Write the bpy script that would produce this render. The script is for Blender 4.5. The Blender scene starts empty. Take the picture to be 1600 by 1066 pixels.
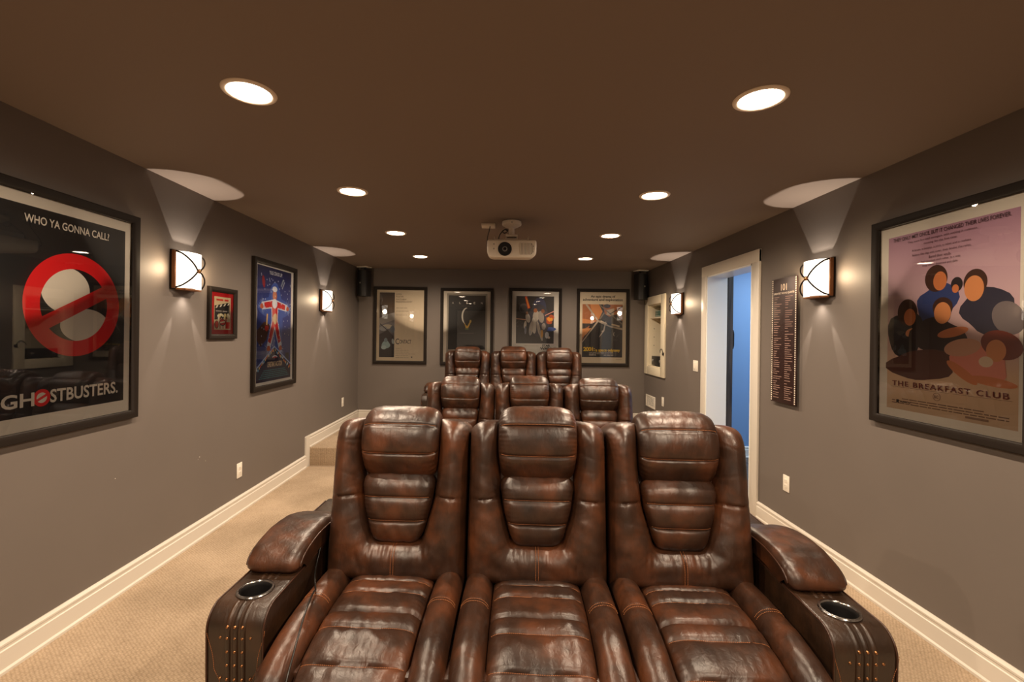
import bpy, bmesh, math, random
import numpy as np
from mathutils import Vector, Matrix

# ------------------------------------------------------------------ scene, camera, world, exposure
SC = bpy.context.scene
COL = SC.collection
R = math.radians
PI = math.pi

cam_data = bpy.data.cameras.new('camera')
cam_data.sensor_width = 36.0
cam_data.lens = 16.0
cam_data.shift_x = 0.01          # optical axis sits 16 px left of the middle of the frame
cam_data.shift_y = -0.00625
cam_data.clip_start = 0.05
cam = bpy.data.objects.new('camera', cam_data)
COL.objects.link(cam)
cam.matrix_world = (Matrix.Translation((0, 0, 1.48)) @ Matrix.Rotation(R(90), 4, 'X')
                    @ Matrix.Rotation(0.013, 4, 'Z'))
SC.camera = cam

world = bpy.data.worlds.new('world')
world.use_nodes = True
world.node_tree.nodes['Background'].inputs[0].default_value = (0.5, 0.55, 0.6, 1)
world.node_tree.nodes['Background'].inputs[1].default_value = 0.05
SC.world = world

SC.view_settings.view_transform = 'Standard'
SC.view_settings.look = 'None'
SC.view_settings.exposure = 1.0
SC.view_settings.gamma = 1.0
SC.view_settings.use_curve_mapping = False
SC.cycles.use_denoising = True
SC.cycles.max_bounces = 10
SC.cycles.diffuse_bounces = 6
SC.cycles.glossy_bounces = 4
SC.cycles.transparent_max_bounces = 12
SC.cycles.caustics_reflective = False
SC.cycles.caustics_refractive = False
SC.cycles.sample_clamp_indirect = 4.0

CAN_POWER = 14.0        # radiance of the recessed downlight lenses
CAN_W, CAN_ANGLE = 44.0, 166.0   # beam that each downlight throws down
SHADE_POWER = 1.35       # radiance of the frosted sconce shades
UP_W, DOWN_W, STREAK_W, SIDE_W = 10.0, 2.0, 7.0, 2.3
HALL_W = 20.0
WARM = (1.0, 0.79, 0.58)

# ------------------------------------------------------------------ room sizes (metres)
WX = 2.13; YB = 6.76; YF = -2.3; ZC = 2.44; YS = 5.05; HS = 0.20; WT = 0.18

# ------------------------------------------------------------------ materials
MATS = {}
def nodes_mat(name):
    m = bpy.data.materials.new(name); m.use_nodes = True
    nt = m.node_tree
    return m, nt, nt.nodes['Principled BSDF']

def plain(name, col, rough=0.5, metal=0.0, spec=0.5, coat=0.0, bump=0.0, bscale=200.0, var=0.0, vscale=3.0):
    if name in MATS: return MATS[name]
    m, nt, b = nodes_mat(name)
    b.inputs['Base Color'].default_value = (*col, 1)
    b.inputs['Roughness'].default_value = rough
    b.inputs['Metallic'].default_value = metal
    b.inputs['Specular IOR Level'].default_value = spec
    b.inputs['Coat Weight'].default_value = coat
    if bump or var:
        tc = nt.nodes.new('ShaderNodeTexCoord')
    if bump:
        n = nt.nodes.new('ShaderNodeTexNoise'); n.inputs['Scale'].default_value = bscale; n.inputs['Detail'].default_value = 3
        bp = nt.nodes.new('ShaderNodeBump'); bp.inputs['Strength'].default_value = bump; bp.inputs['Distance'].default_value = 0.002
        nt.links.new(tc.outputs['Object'], n.inputs['Vector'])
        nt.links.new(n.outputs['Fac'], bp.inputs['Height']); nt.links.new(bp.outputs['Normal'], b.inputs['Normal'])
    if var:
        n = nt.nodes.new('ShaderNodeTexNoise'); n.inputs['Scale'].default_value = vscale; n.inputs['Detail'].default_value = 4
        mx = nt.nodes.new('ShaderNodeMix'); mx.data_type = 'RGBA'
        mx.inputs['A'].default_value = (*[c * (1 - var) for c in col], 1)
        mx.inputs['B'].default_value = (*[min(1, c * (1 + var)) for c in col], 1)
        nt.links.new(tc.outputs['Object'], n.inputs['Vector'])
        nt.links.new(n.outputs['Fac'], mx.inputs['Factor']); nt.links.new(mx.outputs['Result'], b.inputs['Base Color'])
    MATS[name] = m
    return m

def emit(name, col, s):
    m, nt, b = nodes_mat(name)
    b.inputs['Base Color'].default_value = (0.8, 0.8, 0.8, 1)
    b.inputs['Emission Color'].default_value = (*col, 1)
    b.inputs['Emission Strength'].default_value = s
    MATS[name] = m
    return m

def leather_mat(name, c0, c1, c2):
    m, nt, b = nodes_mat(name)
    N = nt.nodes.new; L = nt.links.new
    tc = N('ShaderNodeTexCoord'); oi = N('ShaderNodeObjectInfo')
    vm = N('ShaderNodeVectorMath'); vm.operation = 'SCALE'; vm.inputs[0].default_value = (13.1, 7.7, 19.3)
    L(oi.outputs['Random'], vm.inputs['Scale'])
    va = N('ShaderNodeVectorMath'); va.operation = 'ADD'
    L(tc.outputs['Object'], va.inputs[0]); L(vm.outputs['Vector'], va.inputs[1])
    n1 = N('ShaderNodeTexNoise'); n1.inputs['Scale'].default_value = 6.5; n1.inputs['Detail'].default_value = 5; n1.inputs['Roughness'].default_value = 0.55
    L(va.outputs['Vector'], n1.inputs['Vector'])
    cr = N('ShaderNodeValToRGB'); e = cr.color_ramp
    e.elements[0].position = 0.28; e.elements[0].color = (*c0, 1)
    e.elements[1].position = 0.74; e.elements[1].color = (*c2, 1)
    x = e.elements.new(0.5); x.color = (*c1, 1)
    L(n1.outputs['Fac'], cr.inputs['Fac'])
    L(cr.outputs['Color'], b.inputs['Base Color'])
    # creased grain
    mp = N('ShaderNodeMapping'); mp.inputs['Scale'].default_value = (46, 40, 16)
    L(va.outputs['Vector'], mp.inputs['Vector'])
    n2 = N('ShaderNodeTexNoise'); n2.inputs['Scale'].default_value = 1.0; n2.inputs['Detail'].default_value = 4; n2.inputs['Distortion'].default_value = 0.6
    L(mp.outputs['Vector'], n2.inputs['Vector'])
    v = N('ShaderNodeTexVoronoi'); v.inputs['Scale'].default_value = 330; v.feature = 'DISTANCE_TO_EDGE'
    L(va.outputs['Vector'], v.inputs['Vector'])
    ad = N('ShaderNodeMath'); ad.operation = 'MULTIPLY_ADD'; ad.inputs[1].default_value = 0.09
    L(v.outputs['Distance'], ad.inputs[0]); L(n2.outputs['Fac'], ad.inputs[2])
    bp = N('ShaderNodeBump'); bp.inputs['Strength'].default_value = 0.30; bp.inputs['Distance'].default_value = 0.006
    L(ad.outputs['Value'], bp.inputs['Height']); L(bp.outputs['Normal'], b.inputs['Normal'])
    rr = N('ShaderNodeMapRange'); rr.inputs['To Min'].default_value = 0.31; rr.inputs['To Max'].default_value = 0.44
    L(n2.outputs['Fac'], rr.inputs['Value']); L(rr.outputs['Result'], b.inputs['Roughness'])
    b.inputs['Specular IOR Level'].default_value = 0.62
    return m

def carpet_mat():
    m, nt, b = nodes_mat('beige_loop_carpet')
    N = nt.nodes.new; L = nt.links.new
    tc = N('ShaderNodeTexCoord')
    mp = N('ShaderNodeMapping'); mp.inputs['Rotation'].default_value = (0, 0, R(38)); mp.inputs['Scale'].default_value = (1, 1, 1)
    L(tc.outputs['Object'], mp.inputs['Vector'])
    mu = N('ShaderNodeTexVoronoi'); mu.inputs['Scale'].default_value = 78; mu.inputs['Randomness'].default_value = 0.35
    L(mp.outputs['Vector'], mu.inputs['Vector'])
    n = N('ShaderNodeTexNoise'); n.inputs['Scale'].default_value = 2.2; n.inputs['Detail'].default_value = 6
    L(tc.outputs['Object'], n.inputs['Vector'])
    n3 = N('ShaderNodeTexNoise'); n3.inputs['Scale'].default_value = 260; n3.inputs['Detail'].default_value = 2
    L(tc.outputs['Object'], n3.inputs['Vector'])
    a1 = N('ShaderNodeMath'); a1.operation = 'MULTIPLY_ADD'; a1.inputs[1].default_value = -0.75
    L(mu.outputs['Distance'], a1.inputs[0]); L(n.outputs['Fac'], a1.inputs[2])
    a2 = N('ShaderNodeMath'); a2.operation = 'MULTIPLY_ADD'; a2.inputs[1].default_value = 0.3
    L(n3.outputs['Fac'], a2.inputs[0]); L(a1.outputs['Value'], a2.inputs[2])
    cr = N('ShaderNodeValToRGB'); e = cr.color_ramp
    e.elements[0].position = 0.0; e.elements[0].color = (0.27, 0.196, 0.124, 1)
    e.elements[1].position = 0.65; e.elements[1].color = (0.52, 0.395, 0.275, 1)
    L(a2.outputs['Value'], cr.inputs['Fac']); L(cr.outputs['Color'], b.inputs['Base Color'])
    bp = N('ShaderNodeBump'); bp.invert = True; bp.inputs['Strength'].default_value = 0.5; bp.inputs['Distance'].default_value = 0.006
    L(mu.outputs['Distance'], bp.inputs['Height']); L(bp.outputs['Normal'], b.inputs['Normal'])
    b.inputs['Roughness'].default_value = 0.95; b.inputs['Specular IOR Level'].default_value = 0.1
    b.inputs['Sheen Weight'].default_value = 0.15
    MATS['carpet'] = m
    return m

def glass_mat():
    m = bpy.data.materials.new('picture_glass'); m.use_nodes = True
    nt = m.node_tree; nt.nodes.clear()
    N = nt.nodes.new; L = nt.links.new
    o = N('ShaderNodeOutputMaterial'); mx = N('ShaderNodeMixShader')
    t = N('ShaderNodeBsdfTransparent'); g = N('ShaderNodeBsdfGlossy'); g.inputs['Roughness'].default_value = 0.0
    f = N('ShaderNodeFresnel'); f.inputs['IOR'].default_value = 1.55
    k = N('ShaderNodeMath'); k.operation = 'MULTIPLY'; k.inputs[1].default_value = 1.6; k.use_clamp = True
    L(f.outputs['Fac'], k.inputs[0]); L(k.outputs['Value'], mx.inputs['Fac'])
    L(t.outputs['BSDF'], mx.inputs[1]); L(g.outputs['BSDF'], mx.inputs[2]); L(mx.outputs['Shader'], o.inputs['Surface'])
    MATS['glass'] = m
    return m

def gradient_mat(name, stops, z0, z1, rough=0.55):
    """printed colours that run from the foot of a sheet (z0) to its top (z1)"""
    m, nt, b = nodes_mat(name)
    N = nt.nodes.new; L = nt.links.new
    tc = N('ShaderNodeTexCoord'); sp = N('ShaderNodeSeparateXYZ'); mr = N('ShaderNodeMapRange')
    L(tc.outputs['Object'], sp.inputs['Vector']); L(sp.outputs['Y'], mr.inputs['Value'])
    mr.inputs['From Min'].default_value = z0; mr.inputs['From Max'].default_value = z1
    cr = N('ShaderNodeValToRGB'); e = cr.color_ramp
    for i, (p, c) in enumerate(stops):
        el = e.elements[i] if i < 2 else e.elements.new(p)
        el.position = p; el.color = (*c, 1)
    L(mr.outputs['Result'], cr.inputs['Fac']); L(cr.outputs['Color'], b.inputs['Base Color'])
    b.inputs['Roughness'].default_value = rough
    MATS[name] = m
    return m

def wood_mat(name, c1, c2, scale=(3, 40, 40), rough=0.5):
    m, nt, b = nodes_mat(name)
    N = nt.nodes.new; L = nt.links.new
    tc = N('ShaderNodeTexCoord'); mp = N('ShaderNodeMapping'); mp.inputs['Scale'].default_value = scale
    n = N('ShaderNodeTexNoise'); n.inputs['Scale'].default_value = 1; n.inputs['Detail'].default_value = 5
    cr = N('ShaderNodeValToRGB'); cr.color_ramp.elements[0].color = (*c1, 1); cr.color_ramp.elements[1].color = (*c2, 1)
    cr.color_ramp.elements[0].position = 0.3; cr.color_ramp.elements[1].position = 0.7
    L(tc.outputs['Object'], mp.inputs['Vector']); L(mp.outputs['Vector'], n.inputs['Vector'])
    L(n.outputs['Fac'], cr.inputs['Fac']); L(cr.outputs['Color'], b.inputs['Base Color'])
    b.inputs['Roughness'].default_value = rough
    MATS[name] = m
    return m

LEATHER = leather_mat('brown_leather', (0.012, 0.0052, 0.003), (0.040, 0.0155, 0.0072), (0.118, 0.036, 0.0122))
DARKLEATHER = leather_mat('dark_brown_leather', (0.012, 0.006, 0.003), (0.026, 0.0122, 0.0058), (0.052, 0.022, 0.009))
CARPET = carpet_mat(); GLASS = glass_mat()
WALL = plain('grey_wall_paint', (0.150, 0.126, 0.110), 0.55, spec=0.35, bump=0.08, bscale=350, var=0.05, vscale=2.5)
CEIL = plain('ceiling_paint_bounce_tint', (0.222, 0.172, 0.141), 0.7, spec=0.1, bump=0.06, bscale=300)  # grey paint, browned and lightened to hold the warm carpet bounce
TRIM = plain('cream_trim_paint', (0.65, 0.60, 0.525), 0.38)
CREAM = plain('cream_cabinet_paint', (0.74, 0.66, 0.50), 0.45)
JAMB = plain('white_jamb_paint', (0.80, 0.81, 0.78), 0.4)
PLATE = plain('ivory_plastic', (0.82, 0.76, 0.66), 0.35)
BLUE = plain('blue_wall_paint', (0.19, 0.35, 0.64), 0.6, bump=0.05, bscale=300)
FRAMEM = plain('dark_frame_wood', (0.015, 0.0105, 0.008), 0.5, spec=0.14, bump=0.05, bscale=120)
MATB = plain('cream_mat_board', (0.84, 0.76, 0.64), 0.8)
MATW = plain('white_mat_board', (0.86, 0.81, 0.73), 0.8)
MATG = plain('grey_mat_board', (0.38, 0.34, 0.28), 0.8)
BRONZE = plain('bronze_metal', (0.22, 0.085, 0.03), 0.4, spec=0.3)
DARKBRONZE = plain('dark_bronze_strap', (0.016, 0.010, 0.007), 0.5, spec=0.1)
BRASS = plain('brass_stud', (0.42, 0.20, 0.085), 0.3, metal=0.95)
CHROME = plain('dark_chrome', (0.42, 0.41, 0.40), 0.2, metal=1.0)
BLACKP = plain('black_plastic', (0.012, 0.012, 0.013), 0.35)
BLACKM = plain('black_metal', (0.010, 0.010, 0.011), 0.45)
SPK = plain('speaker_black', (0.016, 0.014, 0.013), 0.5)
PROJ = plain('white_projector_plastic', (0.74, 0.66, 0.55), 0.4)
GREY = plain('grey_plastic', (0.25, 0.24, 0.22), 0.4)
THREAD = plain('rust_thread', (0.36, 0.13, 0.045), 0.7)
PIPE = plain('dark_leather_piping', (0.045, 0.017, 0.009), 0.35)
PIPET = plain('tan_leather_edge', (0.17, 0.075, 0.032), 0.4)
CORD = plain('black_cord', (0.012, 0.011, 0.010), 0.3)
DARKIN = plain('cup_inside', (0.006, 0.005, 0.005), 0.5)
CANTRIM = plain('downlight_trim', (0.80, 0.68, 0.56), 0.4)
CANLENS = emit('downlight_lens', WARM, CAN_POWER)
SHADE = emit('frosted_sconce_glass', (1.0, 0.86, 0.70), SHADE_POWER)
SCREEN = plain('projection_screen_cloth', (0.62, 0.60, 0.58), 0.8)
WFLOOR = wood_mat('grey_wood_floor', (0.055, 0.045, 0.040), (0.16, 0.135, 0.12), (60, 4, 20), 0.45)
BARN = wood_mat('dark_weathered_wood', (0.012, 0.010, 0.009), (0.075, 0.060, 0.050), (40, 40, 3), 0.6)

# ------------------------------------------------------------------ object helpers
def tag(o, label=None, cat=None, group=None, kind=None):
    if label: o['label'] = label
    if cat: o['category'] = cat
    if group: o['group'] = group
    if kind: o['kind'] = kind
    return o

def empty(name, loc=(0, 0, 0), rot=(0, 0, 0), label=None, cat=None, group=None):
    o = bpy.data.objects.new(name, None)
    o.empty_display_size = 0.1
    o.location = loc; o.rotation_euler = rot
    COL.objects.link(o)
    return tag(o, label, cat, group)

def mesh_obj(name, verts, faces, mat, parent=None, smooth=0, mats=None, idx=None, loc=None):
    me = bpy.data.meshes.new(name)
    me.from_pydata([tuple(map(float, v)) for v in verts], [], [tuple(map(int, f)) for f in faces])
    for mm in (mats if mats else [mat]): me.materials.append(mm)
    if idx is not None: me.polygons.foreach_set('material_index', idx)
    if smooth:
        me.polygons.foreach_set('use_smooth', [True] * len(me.polygons))
        me.set_sharp_from_angle(angle=R(smooth))
    me.update()
    o = bpy.data.objects.new(name, me)
    COL.objects.link(o)
    if parent: o.parent = parent
    if loc: o.location = loc
    return o

class MB:
    """collects simple shapes, then links them as ONE mesh"""
    def __init__(s): s.v = []; s.f = []
    def add(s, vs, fs):
        n = len(s.v); s.v += [tuple(v) for v in vs]; s.f += [tuple(i + n for i in f) for f in fs]; return s
    def box(s, x0, x1, y0, y1, z0, z1):
        vs = [(x, y, z) for x in (x0, x1) for y in (y0, y1) for z in (z0, z1)]
        return s.add(vs, [(0, 1, 3, 2), (4, 6, 7, 5), (0, 4, 5, 1), (2, 3, 7, 6), (0, 2, 6, 4), (1, 5, 7, 3)])
    def bbox(s, x0, x1, y0, y1, z0, z1, b=0.003, seg=2):
        bm = bmesh.new()
        bmesh.ops.create_cube(bm, size=1)
        for v in bm.verts:
            v.co = Vector(((x0 + x1) / 2 + v.co.x * (x1 - x0), (y0 + y1) / 2 + v.co.y * (y1 - y0), (z0 + z1) / 2 + v.co.z * (z1 - z0)))
        bmesh.ops.bevel(bm, geom=bm.edges[:], offset=b, segments=seg, affect='EDGES', profile=0.5)
        return s.bm(bm)
    def bm(s, bm, free=True):
        bm.verts.ensure_lookup_table(); bm.verts.index_update()
        s.add([v.co[:] for v in bm.verts], [[v.index for v in f.verts] for f in bm.faces])
        if free: bm.free()
        return s
    def prism(s, pts, axis, a, b):
        """polygon pts in the two other axes, extruded along axis from a to b"""
        def mk(p, t):
            if axis == 'x': return (t, p[0], p[1])
            if axis == 'y': return (p[0], t, p[1])
            return (p[0], p[1], t)
        n = len(pts)
        vs = [mk(p, a) for p in pts] + [mk(p, b) for p in pts]
        return s.add(vs, [tuple(range(n))[::-1], tuple(range(n, 2 * n))] + [(i, (i + 1) % n, n + (i + 1) % n, n + i) for i in range(n)])
    def tube(s, pts, r, n=8, cap=True):
        pts = [Vector(p) for p in pts]; rs = r if isinstance(r, (list, tuple)) else [r] * len(pts)
        base = len(s.v); up = None
        for i, p in enumerate(pts):
            t = (pts[min(i + 1, len(pts) - 1)] - pts[max(i - 1, 0)]).normalized()
            if up is None:
                up = Vector((0, 0, 1)) if abs(t.z) < 0.9 else Vector((1, 0, 0))
            a = t.cross(up)
            a.normalize(); b = a.cross(t).normalized(); up = b
            for k in range(n):
                w = 2 * PI * k / n
                s.v.append(tuple(p + (a * math.cos(w) + b * math.sin(w)) * rs[i]))
        for i in range(len(pts) - 1):
            for k in range(n):
                q = base + i * n; k2 = (k + 1) % n
                s.f.append((q + k, q + k2, q + n + k2, q + n + k))
        if cap:
            s.f.append(tuple(base + k for k in range(n))[::-1]); e = base + (len(pts) - 1) * n
            s.f.append(tuple(e + k for k in range(n)))
        return s
    def lathe(s, prof, c=(0, 0, 0), axis='z', n=24, caps=(True, True)):
        base = len(s.v)
        for r, h in prof:
            for k in range(n):
                w = 2 * PI * k / n; a, b = r * math.cos(w), r * math.sin(w)
                p = (a, b, h) if axis == 'z' else (a, h, b) if axis == 'y' else (h, a, b)
                s.v.append((c[0] + p[0], c[1] + p[1], c[2] + p[2]))
        for i in range(len(prof) - 1):
            for k in range(n):
                k2 = (k + 1) % n; q = base + i * n
                s.f.append((q + k, q + k2, q + n + k2, q + n + k))
        e = base + (len(prof) - 1) * n
        if caps[0]: s.f.append(tuple(base + k for k in range(n))[::-1])
        if caps[1]: s.f.append(tuple(e + k for k in range(n)))
        return s
    def build(s, name, mat, parent=None, smooth=0, loc=None):
        o = mesh_obj(name, s.v, s.f, mat, parent, smooth, loc=loc)
        bm = bmesh.new(); bm.from_mesh(o.data); bmesh.ops.recalc_face_normals(bm, faces=bm.faces[:]); bm.to_mesh(o.data); bm.free()
        return o

def struct(name, mb, mat, parent=None, smooth=0):
    o = mb.build(name, mat, parent, smooth)
    if not parent: o['kind'] = 'structure'
    return o

def catmull(pts, n):
    P = np.array(pts, float); m = len(P)
    Q = np.vstack([2 * P[0] - P[1], P, 2 * P[-1] - P[-2]])
    out = []
    for i in range(m - 1):
        a, b, c, d = Q[i], Q[i + 1], Q[i + 2], Q[i + 3]
        for t in np.linspace(0, 1, 16, endpoint=False):
            out.append(0.5 * (2 * b + (c - a) * t + (2 * a - 5 * b + 4 * c - d) * t * t + (3 * b - 3 * c + d - a) * t ** 3))
    out.append(P[-1]); out = np.array(out)
    L = np.concatenate([[0], np.cumsum(np.linalg.norm(np.diff(out, axis=0), axis=1))])
    s = np.linspace(0, L[-1], n)
    return np.stack([np.interp(s, L, out[:, k]) for k in range(P.shape[1])], 1), s

# ------------------------------------------------------------------ room shell
struct('floor', MB().box(-WX - WT, WX + 0.018, YF - WT, YS, -0.06, 0.0), CARPET)
struct('floor', MB().bbox(-WX, WX, YS, YB + 0.05, -0.05, HS, 0.012, 3), CARPET, smooth=40)
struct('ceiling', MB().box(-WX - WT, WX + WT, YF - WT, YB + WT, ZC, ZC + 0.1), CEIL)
wl_ = struct('wall_left', MB().box(-WX - WT, -WX, YF - WT, YB + WT, -0.06, ZC), WALL)
for y_, z_, r_ in ((2.52, 0.655, 0.003), (3.225, 0.585, 0.004), (3.29, 0.54, 0.0022), (3.21, 0.57, 0.002)):
    MB().lathe([(r_, -0.0005), (r_ * 0.8, 0.001)], (-WX, y_, z_), 'x', 10).build('nail_hole', TRIM, wl_)
struct('wall_back', MB().box(-WX, WX, YB, YB + WT, -0.06, ZC), WALL)
struct('wall_front', MB().box(-WX, WX, YF - WT, YF, -0.06, ZC), WALL)
DY0, DY1, DZ = 3.862, 4.702, 2.115          # doorway
NY0, NY1, NZ0, NZ1 = 6.045, 6.585, 1.055, 1.93   # media niche
w = MB()
w.box(WX, WX + WT, YF - WT, DY0, -0.06, ZC)
w.box(WX, WX + WT, DY0, DY1, DZ, ZC)
w.box(WX, WX + WT, DY1, NY0, -0.06, ZC)
w.box(WX, WX + WT, NY0, NY1, -0.06, NZ0); w.box(WX, WX + WT, NY0, NY1, NZ1, ZC)
w.box(WX, WX + WT, NY1, YB + WT, -0.06, ZC)
struct('wall_right', w, WALL)

# baseboards: a profiled strip, thicker at the foot with a stepped cap
def bb_profile(h=0.137):
    return [(0, 0), (0.024, 0), (0.024, 0.012), (0.017, 0.020), (0.017, h - 0.040), (0.013, h - 0.036), (0.013, h - 0.024), (0.0155, h - 0.021), (0.0155, h - 0.012), (0.009, h - 0.004), (0.006, h), (0, h)]
def baseboard_y(name, side, y0, y1, z):
    pts = [(side * (WX - p[0]), z + p[1]) for p in bb_profile()]
    return struct(name, MB().prism(pts, 'y', y0, y1), TRIM)
baseboard_y('baseboard_left', -1, YF, YS - 0.095, 0)
baseboard_y('baseboard_left', -1, YS + 0.0, YB, HS)
lb = MB().prism([(YS - 0.095, 0.0), (YS, 0.0), (YS, HS + 0.137), (YS - 0.088, HS + 0.137), (YS - 0.095, HS + 0.13)], 'x', -WX, -WX + 0.017)
struct('baseboard_left', lb, TRIM)
baseboard_y('baseboard_right', 1, YF, 3.745, 0)
baseboard_y('baseboard_right', 1, 4.818, YS, 0)
baseboard_y('baseboard_right', 1, YS, YB, HS)
struct('baseboard_back', MB().prism([(YB - p[0], HS + p[1]) for p in bb_profile()], 'x', -WX + 0.02, WX - 0.02), TRIM)

# door casing and jamb
for i, (y0, y1) in enumerate(((3.745, 3.852), (4.712, 4.819))):
    struct('trim_%d' % (i + 3), MB().bbox(WX - 0.022, WX, y0, y1, 0, 2.215, 0.004), TRIM, smooth=30)
struct('trim_2', MB().bbox(WX - 0.0225, WX, 3.745, 4.819, DZ - 0.005, 2.216, 0.004), TRIM, smooth=30)
j = MB()
j.box(WX - 0.015, WX + WT + 0.01, DY1 - 0.012, DY1 + 0.01, 0, DZ)
j.box(WX - 0.015, WX + WT + 0.01, DY0 - 0.01, DY0 + 0.012, 0, DZ)
j.box(WX - 0.015, WX + WT + 0.01, DY0, DY1, DZ - 0.02, DZ)
struct('trim_3', j, JAMB)

# ------------------------------------------------------------------ hall beyond the doorway
HX0, HX1, HY0, HY1 = WX + WT, 4.3, 3.2, 5.63
fl_root = struct('floor', MB().box(WX + 0.02, HX1, HY0, HY1, -0.06, -0.012), BLACKM)
k = 0; x = WX + 0.024
while x < HX1 - 0.02:
    off = 0.37 * (k % 3)
    y = HY0 - off
    while y < HY1:
        a, b2 = max(HY0, y), min(HY1, y + 1.1)
        if b2 - a > 0.05 and not (x < WX + WT and (b2 < DY0 or a > DY1)):
            if x < WX + WT - 0.02: a, b2 = max(a, DY0 + 0.012), min(b2, DY1 - 0.012)
            MB().bbox(x, min(x + 0.122, HX1), a + 0.0015, b2 - 0.0015, -0.012, 0.0, 0.0015, 1).build('plank', WFLOOR, fl_root)
        y += 1.1
    x += 0.125; k += 1
struct('wall_far', MB().box(HX0, HX1, HY1, HY1 + 0.1, -0.06, ZC), BLUE)
struct('wall_side', MB().box(HX1, HX1 + 0.1, HY0, HY1 + 0.1, -0.06, ZC), BLUE)
struct('wall_near', MB().box(HX0, HX1, HY0 - 0.1, HY0, -0.06, ZC), BLUE)
struct('ceiling', MB().box(HX0, HX1 + 0.1, HY0 - 0.1, HY1 + 0.1, ZC, ZC + 0.1), JAMB)
struct('baseboard_far', MB().prism([(HY1 - p[0], p[1]) for p in bb_profile(0.14)], 'x', HX0, HX1), JAMB)
# dark sliding door hanging open along the far side of the wall
door = empty('door_1', (HX0 + 0.02, 5.13, 0)); door['kind'] = 'structure'
for i in range(5):
    MB().bbox(0.004, 0.034, -0.43 + i * 0.172, -0.43 + (i + 1) * 0.172 - 0.003, 0.015, 2.16, 0.003).build('plank', BARN, door)
for z0 in (0.03, 1.0, 2.03):
    MB().bbox(0.034, 0.056, -0.43, 0.43, z0, z0 + 0.12, 0.003).build('rail', BARN, door)
for y0 in (-0.432, 0.33):
    MB().bbox(0.0, 0.057, y0, y0 + 0.10, 0.012, 2.162, 0.003).build('stile', BARN, door)
h = MB().tube([(0.05, -0.37, 1.36), (0.085, -0.37, 1.37), (0.09, -0.37, 1.40), (0.09, -0.37, 1.52), (0.085, -0.37, 1.55), (0.05, -0.37, 1.56)], 0.012, 8)
h.build('door_handle', BLACKM, door, 40)
hl = bpy.data.lights.new('hall_daylight', 'AREA'); hl.shape = 'RECTANGLE'; hl.size = 0.9; hl.size_y = 1.6; hl.energy = HALL_W; hl.color = (0.93, 1.0, 0.98)
ho = bpy.data.objects.new('hall_daylight', hl); ho.location = (3.4, 4.4, ZC - 0.02); COL.objects.link(ho)

# ------------------------------------------------------------------ projection screen on the front wall (seen only in the picture glass)
sc = empty('projection_screen', (0, YF, 1.42), (0, 0, 0), 'wide pale projection screen on the front wall, mirrored in picture glass', 'screen')
MB().box(-1.55, 1.55, 0.012, 0.022, -0.87, 0.87).build('screen_cloth', SCREEN, sc)
f = MB()
for a in ((-1.6, 1.6, 0.0, 0.035, 0.87, 0.92), (-1.6, 1.6, 0.0, 0.035, -0.92, -0.87), (-1.6, -1.55, 0.0, 0.035, -0.87, 0.87), (1.55, 1.6, 0.0, 0.035, -0.87, 0.87)):
    f.box(*a)
f.build('screen_frame', BLACKM, sc)

# ------------------------------------------------------------------ recessed downlights
def make_can(label):
    o = empty('recessed_downlight', (0, 0, 0), (0, 0, 0), label, 'ceiling light', 'recessed downlights in two rows')
    MB().lathe([(0.102, 0.0), (0.101, -0.004), (0.094, -0.0075), (0.084, -0.007), (0.080, -0.003), (0.080, 0.0)], n=40, caps=(False, False)).build('trim_ring', CANTRIM, o, 50)
    MB().lathe([(0.079, -0.0015), (0.072, -0.0045), (0.05, -0.008), (0.025, -0.0098), (0.006, -0.0103)], n=40, caps=(False, True)).build('lens', CANLENS, o, 60)
    return o
can_names = {(-1, 1.825): 'large round recessed downlight nearest the camera above the black poster',
             (1, 1.825): 'large round recessed downlight nearest the camera above the lilac poster',
             (-1, 3.09): 'recessed downlight second along the row on the round ringed poster side',
             (1, 3.09): 'recessed downlight second along the row on the doorway side',
             (-1, 4.35): 'recessed downlight third along the row on the blue poster side',
             (1, 4.35): 'recessed downlight third along the row on the doorway side',
             (-1, 5.66): 'recessed downlight closest to back wall on the blue poster side',
             (1, 5.66): 'recessed downlight closest to back wall on the doorway side',
             (-1, -0.72): 'added unseen recessed downlight over the front of the room, blue poster side',  # this pair and the next are out of view, added to light the front sofa
             (1, -0.72): 'added unseen recessed downlight over the front of the room, doorway side',
             (-1, 0.55): 'added unseen recessed downlight overhead in front of sofa, blue poster side',
             (1, 0.55): 'added unseen recessed downlight overhead in front of sofa, doorway side'}
can0 = None
for (s, y), lab in can_names.items():
    if can0 is None: o = can0 = make_can(lab)
    else:
        o = can0.copy(); COL.objects.link(o); o['label'] = lab
        for ch in [q for q in can0.children if q.type == 'MESH']:
            c2 = ch.copy(); COL.objects.link(c2); c2.parent = o
    o.location = (1.025 * s, y, ZC)
    l = bpy.data.lights.new('downlight_beam', 'SPOT'); l.energy = CAN_W; l.spot_size = R(CAN_ANGLE); l.spot_blend = 0.75; l.shadow_soft_size = 0.016; l.color = WARM
    lo = bpy.data.objects.new('downlight_beam', l); COL.objects.link(lo); lo.parent = o; lo.location = (0, 0, -0.03)

# ------------------------------------------------------------------ wall sconces
WALLROT = {'L': (R(90), 0, R(90)), 'R': (R(90), 0, R(-90)), 'B': (R(90), 0, 0)}
def wall_loc(side, a, z):
    return {'L': (-WX, a, z), 'R': (WX, a, z), 'B': (a, YB, z)}[side]

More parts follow.
